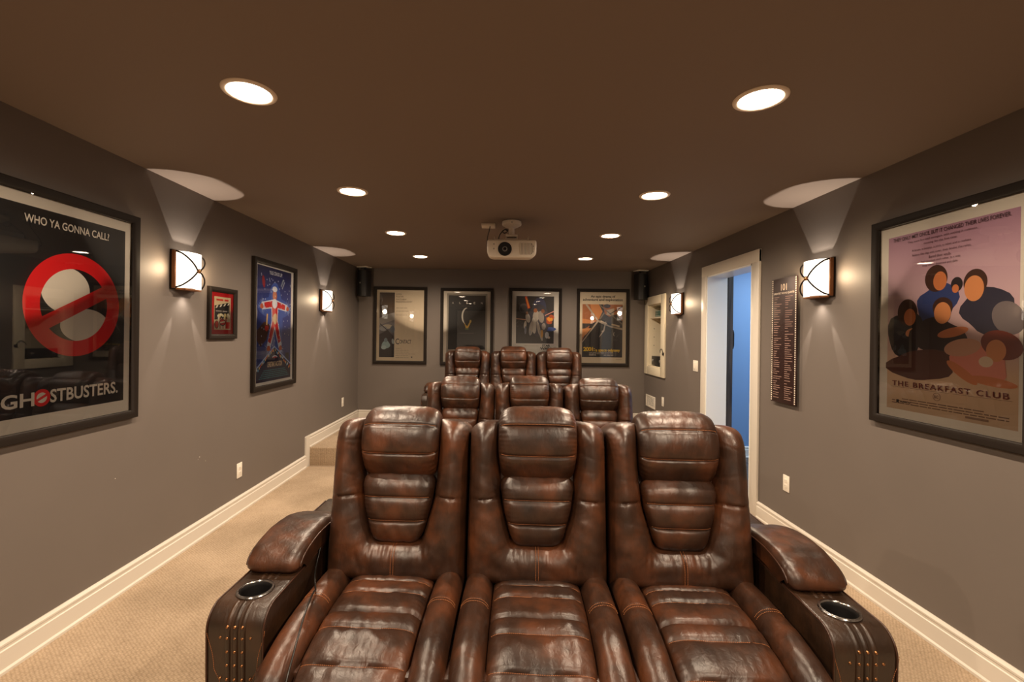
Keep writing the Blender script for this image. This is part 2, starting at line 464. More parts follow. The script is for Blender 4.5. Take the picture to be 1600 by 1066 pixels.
def make_sconce(side, y, z, label):
    o = empty('wall_sconce', wall_loc(side, y, z), WALLROT[side], label, 'wall light', 'bronze wall sconces')
    hw, hh = 0.112, 0.122
    p = MB().bbox(-hw - 0.008, hw + 0.008, -hh - 0.006, hh + 0.006, 0, 0.012, 0.003)
    p.build('back_plate', DARKBRONZE, o, 40)
    for s in (-1, 1): MB().bbox(s * hw - 0.006, s * hw + 0.006, -hh, hh, 0.010, 0.034, 0.002).build('side_rail', BRONZE, o, 40)
    for t in (-1,):
        bb = MB().bbox(-hw * 0.7, hw * 0.7, t * hh - 0.008, t * hh + 0.004, 0.008, 0.075, 0.002)
        bb.build('bottom_bracket', BRONZE, o, 40)
    # bowed glass, open above and below
    n = 20; vs = []; fs = []
    prof = []
    for i in range(n + 1):
        a = -1 + 2 * i / n
        prof.append((hw * 0.95 * a, 0.02 + 0.074 * math.sqrt(max(0, 1 - abs(a) ** 2.4))))
    inner = [(q[0] * 0.95, max(0.016, q[1] - 0.004)) for q in prof]
    ring = prof + inner[::-1]; m = len(ring)
    vs = [(q[0], -hh + 0.004, q[1]) for q in ring] + [(q[0], hh - 0.004, q[1]) for q in ring]
    fs = [(i, (i + 1) % m, m + (i + 1) % m, m + i) for i in range(m)]
    for i in range(n):
        fs.append((i, m - 1 - i, m - 2 - i, i + 1)); fs.append((m + i, m + i + 1, m + m - 2 - i, m + m - 1 - i))
    mb = MB().add(vs, fs); mb.build('glass_shade', SHADE, o, 60)
    # two crossing straps
    for s in (-1, 1):
        for e in (-1, 1):
            pts = []
            for i in range(15):
                t = i / 14
                xx = s * hw * (1 - t)
                yy = e * hh * 0.97 * (1 - t ** 0.85) if True else 0
                zz = 0.026 + 0.078 * math.sqrt(max(0, 1 - (1 - t) ** 2.4)) + 0.012 * math.sin(PI * t)
                yy = e * hh * 0.97 * (1 - t) ** 1.35 + 0
                pts.append((xx, yy, zz))
            MB().tube(pts, 0.0052, 8).build('strap', DARKBRONZE, o, 50)
    kb = MB().lathe([(0.002, 0.098), (0.013, 0.102), (0.016, 0.110), (0.012, 0.118), (0.002, 0.122)], n=16)
    kb.build('knob', BRASS, o, 60)
    # the lamp inside: light leaves the open ends of the shade; side and streak spots are added
    def spot(nm, watt, ang, blend, dirv, pos, rad=0.004):
        l = bpy.data.lights.new(nm, 'SPOT'); l.energy = watt; l.spot_size = R(ang); l.spot_blend = blend; l.shadow_soft_size = rad; l.color = (1.0, 0.88, 0.74)
        lo = bpy.data.objects.new(nm, l); COL.objects.link(lo); lo.parent = o
        lo.location = pos
        if nm == 'side_glow_spot': l.color = (1.0, 0.74, 0.46)
        lo.rotation_euler = Vector(dirv).to_track_quat('-Z', 'Y').to_euler()
        return lo
    spot('lamp_up', UP_W, 61, 0.06, (0, 1, 0), (0, hh - 0.112, 0.034))
    spot('spot_down', DOWN_W, 120, 1.0, (0, -1, 0.1), (0, -hh - 0.02, 0.045), 0.02)
    for s in (-1, 1):
        spot('side_glow_spot', SIDE_W, 150, 1.0, (s, 0, -0.25), (s * (hw + 0.012), 0, 0.085), 0.04)  # added spots floating beside the shade, for the glow on the wall
        spot('spot_down', STREAK_W, 13, 0.5, (s * 0.42, -1, -0.10), (s * 0.02, -hh - 0.012, 0.04), 0.004)  # added narrow beams that draw the two diagonal streaks below
    return o
make_sconce('L', 3.03, 1.875, 'bronze wall sconce between the black ringed poster and small popcorn picture')
make_sconce('L', 5.42, 1.855, 'bronze wall sconce past the tall blue poster near back corner')
make_sconce('R', 3.03, 1.880, 'bronze wall sconce between lilac poster and tall quote sign')
make_sconce('R', 5.45, 1.875, 'bronze wall sconce between the doorway and cream media niche')

# ------------------------------------------------------------------ sofas
SEAT_P = 0.62
Z0 = 0.40; AL = R(10.0)
TV = np.array([0, math.sin(AL), math.cos(AL)]); NV = np.array([0, -math.cos(AL), math.sin(AL)])
ORG = np.array([0, 0.0, Z0])

def waves(rng, a, b, amp, n=7, lo=0.035, hi=0.13, stretch=(1, 1)):
    o = 0
    for i in range(n):
        lam = rng.uniform(lo, hi); th = rng.uniform(0, PI)
        o = o + np.sin(2 * PI / lam * (a * stretch[0] * math.cos(th) + b * stretch[1] * math.sin(th)) + rng.uniform(0, 7))
    return amp * o / math.sqrt(n)

def grid_faces(nu, nv):
    i = np.arange(nu - 1)[:, None]; jx = np.arange(nv - 1)[None, :]
    a = i * nv + jx
    return np.stack([a, a + nv, a + nv + 1, a + 1], -1).reshape(-1, 4)

def crease(s, at, w):
    return np.exp(-np.abs(s - at) / w)

def pad(name, parent, path, hwf, drop, seams=(), puff=0.008, seam_d=0.010, pw=2.6, nu=34, nv=70, seed=0, wr=0.0012, gather=0.0015,
        xc=0.0, skirt=0.05, enddrop=0.02, endw=0.03, mat=None, stretch=(1, 1), bow=0.0, lean=0.0):
    """a stuffed cushion that follows a side-view path (y, z); hwf gives its half width along the path;
       seams pinch it into rolls. Returns the object, and a function giving points on its surface."""
    rng = np.random.RandomState(seed + 11)
    C, S = catmull(path, nv)
    T = np.gradient(C, axis=0); T /= np.linalg.norm(T, axis=1)[:, None]
    Nn = np.stack([-T[:, 1], T[:, 0]], 1)          # left normal in the (y, z) plane
    Ltot = S[-1]
    u = np.linspace(-1, 1, nu); xn = np.sin(u * PI / 2)
    X, SS = np.meshgrid(xn, S, indexing='ij')
    hw = np.array([hwf(s / Ltot) for s in S])[None, :]
    def height(X, SS):
        e = np.sqrt(np.clip(1 - np.abs(X) ** pw, 0, 1))
        SB = SS + bow * X ** 2
        h = -drop * (1 - e)
        edges = [0] + list(seams) + [Ltot]
        for a, b in zip(edges[:-1], edges[1:]):
            q = np.clip((SB - a) / (b - a), 0, 1)
            h = h + puff * np.sqrt(np.clip(4 * q * (1 - q), 0, 1)) * e * ((SB >= a) & (SB <= b))
        for k_, sm in enumerate(seams):
            h = h - (seam_d[k_] if isinstance(seam_d, (list, tuple)) else seam_d) * crease(SB, sm, 0.0045) * (0.35 + 0.65 * e)
        if enddrop:
            for d in (SS, Ltot - SS):
                q = np.clip(d / endw, 0, 1)
                h = h - enddrop * (1 - np.sqrt(np.clip(1 - (1 - q) ** 2, 0, 1)))
        return h, e
    h, e = height(X, SS)
    xx = X * hw
    h = h + waves(rng, xx, SS, wr, stretch=stretch) * (0.3 + 0.7 * e)
    ph = rng.uniform(0, 6)
    gm = np.exp(-(1 - np.abs(X)) / 0.13) * (0.5 + 0.5 * np.sin(SS * 9 + ph))
    h = h + gather * gm * np.sin(2 * PI * SS / 0.021 + ph + 2 * np.sin(SS * 31))
    Y = C[None, :, 0] + Nn[None, :, 0] * h
    Z = C[None, :, 1] + Nn[None, :, 1] * h
    P = np.stack([xx + xc + lean * SS, Y, Z], -1)
    # skirt round the rim
    nvec = np.stack([np.zeros(nv), Nn[:, 0], Nn[:, 1]], -1)
    Pu = np.empty((nu + 2, nv + 2, 3))
    Pu[1:-1, 1:-1] = P
    Pu[0, 1:-1] = P[0] - nvec * skirt; Pu[-1, 1:-1] = P[-1] - nvec * skirt
    Pu[1:-1, 0] = P[:, 0] - nvec[0] * skirt; Pu[1:-1, -1] = P[:, -1] - nvec[-1] * skirt
    for a in (0, -1):
        for b in (0, -1):
            Pu[a, b] = P[a, b] - nvec[b] * skirt
    o = mesh_obj(name, Pu.reshape(-1, 3), grid_faces(nu + 2, nv + 2), mat or LEATHER, parent, 70)
    def at(xq, sq, lift=0.0):
        xq = np.asarray(xq, float); sq = np.asarray(sq, float)
        hh, _ = height(xq, sq)
        hh = hh + lift
        cy = np.interp(sq, S, C[:, 0]); cz = np.interp(sq, S, C[:, 1]); ny = np.interp(sq, S, Nn[:, 0]); nz = np.interp(sq, S, Nn[:, 1])
        hwq = np.array([hwf(q / Ltot) for q in np.atleast_1d(sq)])
        return np.stack([xq * hwq + xc + lean * sq, cy + ny * hh, cz + nz * hh], -1)
    return o, at, S, Ltot

def dashes(mb, pts, on=0.0042, off=0.0026, r=0.0011):
    """a line of thread stitches along a polyline"""
    P = np.asarray(pts, float)
    L = np.concatenate([[0], np.cumsum(np.linalg.norm(np.diff(P, axis=0), axis=1))])
    s = 0.002
    while s + on < L[-1]:
        a = [np.interp(s, L, P[:, k]) for k in range(3)]; b = [np.interp(s + on, L, P[:, k]) for k in range(3)]
        mb.tube([a, b], r, 4); s += on + off

def path_nearest_s(path, z=None, y=None, n=400):
    C, S = catmull(path, n)
    d = np.zeros(n)
    if z is not None: d = d + (C[:, 1] - z) ** 2
    if y is not None: d = d + (C[:, 0] - y) ** 2
    return float(S[np.argmin(d)])

def to_yz(t, hh):
    p = ORG + TV * t + NV * hh
    return (p[1], p[2])

PANEL = [(-0.167, 0.95), (-0.167, 0.44), (-0.155, 0.33), (-0.112, 0.175), (-0.10, 0.162), (0.10, 0.162), (0.112, 0.175), (0.155, 0.33), (0.167, 0.44), (0.167, 0.95)]
def sd_poly(X, T, poly):
    d = np.full(X.shape, 9.0); inside = np.zeros(X.shape, bool); n = len(poly)
    for i in range(n):
        x0, y0 = poly[i]; x1, y1 = poly[(i + 1) % n]
        ex, ey = x1 - x0, y1 - y0; wx, wy = X - x0, T - y0
        q = np.clip((wx * ex + wy * ey) / (ex * ex + ey * ey), 0, 1)
        d = np.minimum(d, np.hypot(wx - ex * q, wy - ey * q))
        cnd = ((y0 > T) != (y1 > T)) & (X < (x1 - x0) * (T - y0) / (y1 - y0 + 1e-12) + x0)
        inside ^= cnd
    return np.where(inside, -d, d)

def make_back(parent, xc, seed, head_up=0.0):
    rng = np.random.RandomState(seed)
    nu, nv = 92, 104
    HWID = 0.3065
    xs = np.sin(np.linspace(-1, 1, nu) * PI / 2 * 0.995) / math.sin(PI / 2 * 0.995)
    xs = 0.55 * xs + 0.45 * np.linspace(-1, 1, nu)
    def top(x):
        q = np.clip((np.abs(x) - 0.20) / (HWID - 0.20), 0, 1)
        return 0.690 - 0.062 * (1 - np.sqrt(np.clip(1 - q ** 2.4, 0, 1)))
    tb = np.linspace(0, 1, nv); tb = 0.6 * np.sin(tb * PI / 2) + 0.4 * tb
    X = np.repeat((xs * HWID)[:, None], nv, 1)
    T = top(X) * tb[None, :]
    d_side = HWID - np.abs(X); d_top = top(X) - T; d_bot = T + 0.012
    rnd = lambda q: np.sqrt(np.clip(1 - (1 - np.clip(q, 0, 1)) ** 2, 0, 1))
    d_in = sd_poly(X, T, PANEL)
    ri = np.where(T < 0.17, 0.13, 0.075)
    g = rnd(d_in / 0.085)
    H = 0.106 - 0.020 * np.clip((0.16 - T) / 0.16, 0, 1)
    prof = rnd(d_side / 0.075) * rnd(d_top / 0.095) * rnd(d_bot / 0.05)
    hh = H * prof * g
    hh = np.where(d_in < 0, 0.0, hh)
    # seam across each bolster, and a pinch where head and lumbar cushions meet
    onb = (np.abs(X) > 0.15)
    hh -= 0.011 * crease(T + 0.05 * (np.abs(X) - 0.2), 0.352, 0.004) * onb * prof
    hh += waves(rng, X, T, 0.0014, 8, 0.05, 0.16) * prof
    # gathers under the lumbar cushion and folds at its corners
    low = np.exp(-((T - 0.125) / 0.06) ** 2) * (np.abs(X) < 0.17)
    hh -= 0.0075 * low * (1 - np.abs(np.sin(PI * (X * 24 + 0.8 * np.sin(X * 30 + seed)) + 9 * X * (0.165 - T) / 0.1 + rng.uniform(0, 6)))) ** 2.5 * np.clip((0.165 - T) / 0.03, 0, 1)
    for sx in (-1, 1):
        for kf in range(4):
            cx, ct = sx * 0.108, 0.17
            th = math.atan2(-(0.6 + 0.28 * kf), sx * (0.35 + 0.25 * (3 - kf)))
            dx, dt = X - cx, T - ct
            al = dx * math.cos(th) + dt * math.sin(th); ac = -dx * math.sin(th) + dt * math.cos(th)
            hh -= 0.0058 * np.exp(-(ac / 0.005) ** 2) * np.clip(al / 0.02, 0, 1) * np.exp(-np.clip(al, 0, 1) / 0.05) * (d_in > 0)
        for kf in range(5):
            ct = rng.uniform(0.22, 0.62)
            ln = rng.uniform(0.03, 0.06)
            ac = (T - ct) - 0.5 * (np.abs(X) - 0.17) * rng.uniform(-1, 1)
            hh -= 0.004 * np.exp(-(ac / 0.0055) ** 2) * np.exp(-np.clip(d_in, 0, 1) / ln) * (X * sx > 0.1) * (d_in > 0)
        # top gathers along the outer welt
        hh += 0.0016 * np.sin(2 * PI * T / 0.022) * np.exp(-d_side / 0.012) * (T > 0.5)
    for sx in (-1, 1):   # cut-line seams running down from the lumbar corners
        lx = sx * (0.128 + 0.02 * np.clip((0.13 - T) / 0.13, 0, 1))
        hh -= 0.0035 * np.exp(-np.abs(X - lx) / 0.003) * (T < 0.14)
    hh -= 0.006 * np.exp(-np.abs(X) / 0.0035) * np.clip((0.165 - T) / 0.01, 0, 1) * prof
    P = ORG + TV * T[..., None] + NV * hh[..., None]
    P[..., 0] = X
    G = np.empty((nu + 2, nv + 2, 3)); G[1:-1, 1:-1] = P
    back = NV * 0.19
    G[0, 1:-1] = P[0] - back; G[-1, 1:-1] = P[-1] - back; G[1:-1, 0] = P[:, 0] - back; G[1:-1, -1] = P[:, -1] - back
    for a in (0, -1):
        for b in (0, -1): G[a, b] = P[a, b] - back
    F = grid_faces(nu + 2, nv + 2).tolist()
    NVX = nv + 2; NUX = nu + 2
    rim = [i * NVX for i in range(NUX)] + [(NUX - 1) * NVX + jx for jx in range(1, NVX)] + [i * NVX + NVX - 1 for i in range(NUX - 2, -1, -1)] + [jx for jx in range(NVX - 2, 0, -1)]
    F.append(rim)
    ob = mesh_obj('backrest', G.reshape(-1, 3), F, LEATHER, parent, 70, loc=(xc, 0, 0))
    # stitched threads
    st = MB()
    for off in (-0.006, 0.006):
        t = np.linspace(0.0, 0.158, 30)
        hq = (0.106 - 0.020 * np.clip((0.16 - t) / 0.16, 0, 1)) * rnd((t + 0.012) / 0.05) * rnd((0.162 - t) / 0.085) + 0.0012
        pts = ORG + TV * t[:, None] + NV * hq[:, None]; pts[:, 0] = off
        dashes(st, pts)
    st.build('stitching', THREAD, ob)['kind'] = 'stuff'
    # head cushion
    hu = head_up
    hp = [to_yz(0.428, 0.0), to_yz(0.434, 0.034), to_yz(0.472, 0.072), to_yz(0.532, 0.108), to_yz(0.60 + hu * 0.5, 0.116), to_yz(0.655 + hu, 0.103), to_yz(0.70 + hu, 0.070), to_yz(0.722 + hu, 0.030), to_yz(0.727 + hu, -0.03), to_yz(0.72 + hu, -0.10)]
    hp = [(a, b) for a, b in hp]
    s1 = path_nearest_s(hp, *to_yz(0.535, 0.108)[::-1]); s2 = path_nearest_s(hp, *to_yz(0.648 + hu, 0.098)[::-1])
    ho_, at, S, L = pad('headrest', ob, hp, lambda q: 0.166 + 0.010 * math.sin(PI * min(1, max(0, q))) , 0.050, (s1, s2), 0.009, 0.009, 5.5, 44, 96, seed + 1, 0.0011, 0.0026, 0, 0.03, 0.012, 0.02, stretch=(1.4, 0.6))
    st = MB()
    for sm in (s1, s2):
        xq = np.linspace(-0.93, 0.93, 40); dashes(st, at(xq, np.full(40, sm + 0.004), 0.0015))
    st.build('stitching', THREAD, ob)['kind'] = 'stuff'
    # lumbar cushion
    lp = [to_yz(0.156, 0.015), to_yz(0.163, 0.045), to_yz(0.20, 0.066), to_yz(0.30, 0.080), to_yz(0.385, 0.080), to_yz(0.425, 0.062), to_yz(0.446, 0.040), to_yz(0.45, 0.0)]
    s1 = path_nearest_s(lp, *to_yz(0.245, 0.075)[::-1]); s2 = path_nearest_s(lp, *to_yz(0.345, 0.085)[::-1])
    def lw(q):
        return float(np.interp(q, [0, 0.12, 0.5, 0.75, 1], [0.108, 0.116, 0.150, 0.163, 0.166]))
    lo_, at, S, L = pad('lumbar_cushion', ob, lp, lw, 0.046, (s1, s2), 0.011, 0.010, 5.5, 40, 70, seed + 2, 0.0011, 0.0022, 0, 0.03, 0.006, 0.012, stretch=(1.3, 0.7))
    st = MB()
    for sm in (s1, s2):
        xq = np.linspace(-0.93, 0.93, 40); dashes(st, at(xq, np.full(40, sm + 0.004), 0.0015))
    st.build('stitching', THREAD, ob)['kind'] = 'stuff'
    return ob

SEATP = [(0.10, 0.395), (0.03, 0.425), (-0.08, 0.438), (-0.22, 0.443), (-0.35, 0.438), (-0.47, 0.420), (-0.57, 0.388), (-0.635, 0.335), (-0.668, 0.25), (-0.675, 0.15), (-0.668, 0.06)]
SEATP = [(-a, b) for a, b in SEATP]     # path is built facing +y, then turned to face -y
def flip(path): return [(-a, b) for a, b in path]

def make_seat(parent, xc, seed):
    path = flip(SEATP)                       # y falls along the path, so the left normal points down; reverse order
    path = path[::-1]
    # reversed: runs from the front foot up and back; left normal then points ... up and forward when y grows
    def s_at(y): return path_nearest_s(path, y=y, z=float(np.interp(-y, [0, 0.22, 0.35, 0.47, 0.57], [0.43, 0.443, 0.438, 0.42, 0.388])))
    sm = sorted([s_at(-0.115), s_at(-0.20), s_at(-0.325), s_at(-0.405), s_at(-0.545)])
    ob, at, S, L = pad('seat', parent, path, lambda q: 0.185, 0.050, sm, 0.010, [0.011, 0.008, 0.022, 0.010, 0.010], 5.0, 46, 150, seed + 3, 0.0015, 0.0022, 0, 0.06, 0.012, 0.02, stretch=(1.7, 0.5), bow=-0.010)
    ob.location = (xc, 0, 0)
    st = MB()
    for i, s in enumerate(sm):
        xq = np.linspace(-0.94, 0.94, 50)
        if i == 2: continue
        dashes(st, at(xq, s + 0.010 * xq ** 2 - 0.004, 0.0016))
    st.build('stitching', THREAD, ob)['kind'] = 'stuff'
    for sx in (-1, 1):
        bp = [(a, b + 0.022) if b > 0.3 else (a - 0.012, b) for a, b in path]
        C, S2 = catmull(bp, 200)
        sb = path_nearest_s(bp, y=-0.27, z=0.465)
        bo, at2, S2, L2 = pad('seat_bolster', ob, bp, lambda q: 0.0605, 0.075, (sb,), 0.006, 0.006, 2.3, 26, 110, seed + 5 + sx, 0.0013, 0.0008, sx * 0.2455, 0.04, 0.02, 0.03, stretch=(1.0, 0.8), bow=-0.012)
        s2 = MB()
        xq = np.linspace(-0.9, 0.9, 30)
        for o2 in (-0.007, 0.007): dashes(s2, at2(xq, sb + o2 + 0.012 * xq ** 2, 0.0016))
        s2.build('stitching', THREAD, ob)['kind'] = 'stuff'
    return ob

ARM_IN, ARM_OUT = 0.945, 1.150
def make_arm(parent, side, seed, detail=True):
    """arm box with rounded nose, drink holder, ribs, studs and a stuffed pad"""
    xi, xo = ARM_IN, ARM_OUT
    if side < 0: x0, x1 = -xo, -xi
    else: x0, x1 = xi, xo
    yf, yb, zt = -0.485, 0.50, 0.525
    prof = [(yb, 0.03), (yb, zt + 0.025), (0.2, zt + 0.02), (-0.1, zt + 0.004)]
    for i in range(9):
        a = PI / 2 * i / 8
        prof.append((yf + 0.075 - 0.075 * math.sin(a), zt - 0.075 + 0.075 * math.cos(a)))
    prof += [(yf + 0.004, 0.2), (yf + 0.012, 0.03)]
    mb = MB().prism(prof, 'x', x0, x1)
    ob = mb.build('armrest', DARKLEATHER, parent)
    bm = bmesh.new(); bm.from_mesh(ob.data)
    ed = [e for e in bm.edges if len(e.link_faces) == 2 and any(len(f.verts) > 6 for f in e.link_faces)]
    bmesh.ops.bevel(bm, geom=ed, offset=0.014, segments=4, affect='EDGES', profile=0.5)
    bm.to_mesh(ob.data); bm.free()
    cx, cy = (x0 + x1) / 2, -0.362
    # sink a hole for the drink holder
    cut = MB().lathe([(0.0545, 0.40), (0.0545, 0.62)], (cx, cy, 0), n=40).build('cut', LEATHER, parent)
    md = ob.modifiers.new('hole', 'BOOLEAN'); md.operation = 'DIFFERENCE'; md.object = cut; md.solver = 'EXACT'
    bpy.context.view_layer.update(); dg = bpy.context.evaluated_depsgraph_get(); dg.update()
    me = bpy.data.meshes.new_from_object(ob.evaluated_get(dg))
    ob.modifiers.clear(); ob.data = me
    bpy.data.objects.remove(cut)
    me.polygons.foreach_set('use_smooth', [True] * len(me.polygons)); me.set_sharp_from_angle(angle=R(35)); me.update()
    ztc = zt + 0.0015
    ch = MB().lathe([(0.0625, ztc - 0.003), (0.0645, ztc + 0.002), (0.062, ztc + 0.0055), (0.056, ztc + 0.006), (0.0525, ztc + 0.002), (0.0505, ztc - 0.012), (0.049, ztc - 0.10), (0.044, ztc - 0.104), (0.002, ztc - 0.105)], (cx, cy, 0), n=48, caps=(False, True))
    co = ch.build('cup_holder', CHROME, ob, 40)
    me = co.data; me.materials.append(DARKIN)
    for p in me.polygons:
        if p.center.z < ztc - 0.004 and math.hypot(p.center.x - cx, p.center.y - cy) < 0.052: p.material_index = 1
    co['label'] = 'dark chrome rimmed drink holder sunk in the arm'
    # ribs over the nose and down the front
    rib = [(yf + 0.068, zt + 0.000)]
    for i in range(1, 9):
        a = PI / 2 * i / 8
        rib.append((yf + 0.075 - 0.075 * math.sin(a), zt - 0.075 + 0.075 * math.cos(a)))
    rib += [(yf + 0.003, 0.30), (yf + 0.008, 0.06)]
    rib = rib[::-1]
    for i in (-1, 0, 1):
        pad('rib', ob, rib, lambda q: 0.0122, 0.011, (), 0.0065, 0, 2.2, 12, 60, seed + i, 0.0002, 0.0, cx + 0.0265 * i + 0.003, 0.006, 0.004, 0.02, DARKLEATHER)
    r2 = [(-0.295, zt + 0.001), (-0.25, zt + 0.003), (-0.2, zt + 0.004)]
    for i in (-1, 0, 1):
        pad('rib', ob, r2, lambda q: 0.0115, 0.006, (), 0.003, 0, 2.2, 8, 8, seed + i, 0.0001, 0.0, cx + 0.0265 * i + 0.003, 0.006, 0.002, 0.01, DARKLEATHER)
    if detail:
        for z, n in ((0.468, 3), (0.430, 5), (0.384, 3), (0.338, 3), (0.290, 5)):
            for kx in range(n):
                dx = (kx - (n - 1) / 2) * 0.0265 + 0.003
                yy = yf - (0.0042 if abs(kx - (n - 1) / 2) < 1.5 else 0.0)
                MB().lathe([(0.0054, 0.002), (0.0049, -0.0018), (0.0032, -0.0037), (0.0008, -0.0044)], (cx + dx, yy + 0.001, z), 'y', 12).build('stud', BRASS, ob, 60)
        st = MB()
        for s in (-1, 1):
            z = np.linspace(0.05, 0.46, 80)
            q = np.clip((z - 0.30) / 0.16, 0, 1); q = q * q * (3 - 2 * q)
            q2 = np.clip((z - 0.27) / 0.06, 0, 1); q2 = q2 * q2 * (3 - 2 * q2)
            xq = cx + 0.003 + s * (0.054 + 0.022 * q2 + 0.026 * q ** 2)
            yq = np.interp(z, [0.05, 0.2, 0.45, 0.47, 0.5], [yf + 0.0105, yf + 0.0035, yf - 0.0005, yf + 0.002, yf + 0.012])
            dashes(st, np.stack([xq, yq, z], 1))
        st.build('stitching', THREAD, ob)['kind'] = 'stuff'
    # stuffed pad on top
    pp = [(-0.238, zt - 0.002), (-0.262, zt + 0.022), (-0.250, zt + 0.058), (-0.20, zt + 0.090), (-0.10, zt + 0.112), (0.02, zt + 0.113), (0.11, zt + 0.098), (0.175, zt + 0.075), (0.20, zt + 0.035), (0.195, zt + 0.0)]
    po, at, S, L = pad('arm_pad', ob, pp, lambda q: 0.108 + 0.006 * math.sin(PI * q), 0.042, (), 0.006, 0, 7.0, 40, 70, seed + 9, 0.0011, 0.0004, cx, 0.045, 0.0, 0.02, lean=0.0)
    S_ = np.linspace(0.01, L - 0.02, 60)
    for e in (-0.985, 0.985): MB().tube(at(np.full(60, e), S_, 0.004), 0.0036, 8).build('piping', PIPE, ob, 60)
    # welts along the top edges of the box
    for xe in (x0 + 0.003, x1 - 0.003):
        pts = [(xe, 0.47, zt + 0.023), (xe, 0.2, zt + 0.0185), (xe, -0.1, zt + 0.0025), (xe, yf + 0.085, zt - 0.003)]
        for i in range(0, 9):
            a = PI / 2 * i / 8; pts.append((xe, yf + 0.076 - 0.075 * math.sin(a), zt - 0.078 + 0.075 * math.cos(a)))
        pts += [(xe, yf + 0.003, 0.3), (xe, yf + 0.012, 0.05)]
        MB().tube(pts, 0.0034, 8).build('welt', PIPE, ob, 60)
    # double seam on the flat rear part
    st = MB()
    for dx in (0.012, 0.02):
        xx = (x1 - 0.10 - dx) if side > 0 else (x0 + 0.10 + dx)
        dashes(st, [(xx, 0.49, zt + 0.0262), (xx, 0.21, zt + 0.0212)])
    st.build('stitching', THREAD, ob)['kind'] = 'stuff'
    return ob

def make_sofa(loc, rz, label, detail=True):
    o = empty('recliner_sofa', loc, (0, 0, rz), label, 'sofa')
    for i in (-1, 0, 1):
        make_seat(o, i * SEAT_P, 40 * (i + 2))
        make_back(o, i * SEAT_P, 17 * (i + 3), 0.022 if i == 0 else 0.012)
    for s in (-1, 1): make_arm(o, s, 5 + s, detail)
    b = MB()
    b.bbox(-0.94, 0.94, -0.55, 0.36, 0.05, 0.37, 0.01)
    b.bbox(-0.94, 0.94, 0.13, 0.42, 0.05, 0.55, 0.02)
    b.build('base_frame', PIPE, o, 40)
    for sx in (-1, 1):
        for sy in (-0.42, 0.40):
            MB().lathe([(0.025, 0.0), (0.028, 0.01), (0.028, 0.055)], (sx * 1.07, sy, 0), n=16).build('foot', BLACKP, o, 40)
    return o

sofa = make_sofa((0.165, 2.00, 0.0), R(-2.3), 'front brown leather three-seat recliner sofa with drink holders, nearest the camera')
def copy_tree(o, parent=None, skip=()):
    c = o.copy(); COL.objects.link(c); c.parent = parent
    for ch in list(o.children):
        if ch.name.split('.')[0] in skip: continue
        copy_tree(ch, c, skip)
    return c
s2 = copy_tree(sofa, None, ('stud',))
s2.location = (0.255, 4.03, 0); s2.rotation_euler = (0, 0, R(-0.8))
s2.scale = (1, 1, 0.965)
s2['label'] = 'second brown leather recliner sofa standing between the front and back rows'
s3 = copy_tree(sofa, None, ('stud',))
s3.location = (0.162, 6.10, HS); s3.rotation_euler = (0, 0, R(0))
s3.scale = (1, 1, 0.978)
s3['label'] = 'rear brown leather recliner sofa on carpeted platform against the poster wall'
for o in (sofa, s2, s3): o['group'] = 'rows of brown leather recliner sofas'

# charging cord over the front sofa's arm side and seat bolster
cp, _ = catmull([(-0.775, 1.975, 0.545), (-0.772, 1.93, 0.50), (-0.755, 1.87, 0.475), (-0.715, 1.78, 0.470), (-0.705, 1.74, 0.488), (-0.690, 1.64, 0.486), (-0.670, 1.53, 0.460), (-0.660, 1.46, 0.426), (-0.655, 1.40, 0.375), (-0.652, 1.36, 0.30), (-0.650, 1.345, 0.15), (-0.66, 1.33, 0.01)], 80)
tag(MB().tube(cp, 0.0032, 8).build('charging_cord', CORD, None, 60), 'thin black cord draped over the front sofa seat bolster beside its arm', 'cord')

# ------------------------------------------------------------------ framed pictures
PAINTS = {}
def paint(c, rough=0.55):
    k = tuple(round(v, 3) for v in c)
    if k not in PAINTS:
        PAINTS[k] = plain('print_ink_%03d' % len(PAINTS), c, rough)
    return PAINTS[k]
def rgb(r, g, b):
    f = lambda v: (v / 255 / 12.92) if v / 255 <= 0.04045 else ((v / 255 + 0.055) / 1.055) ** 2.4
    return (f(r), f(g), f(b))

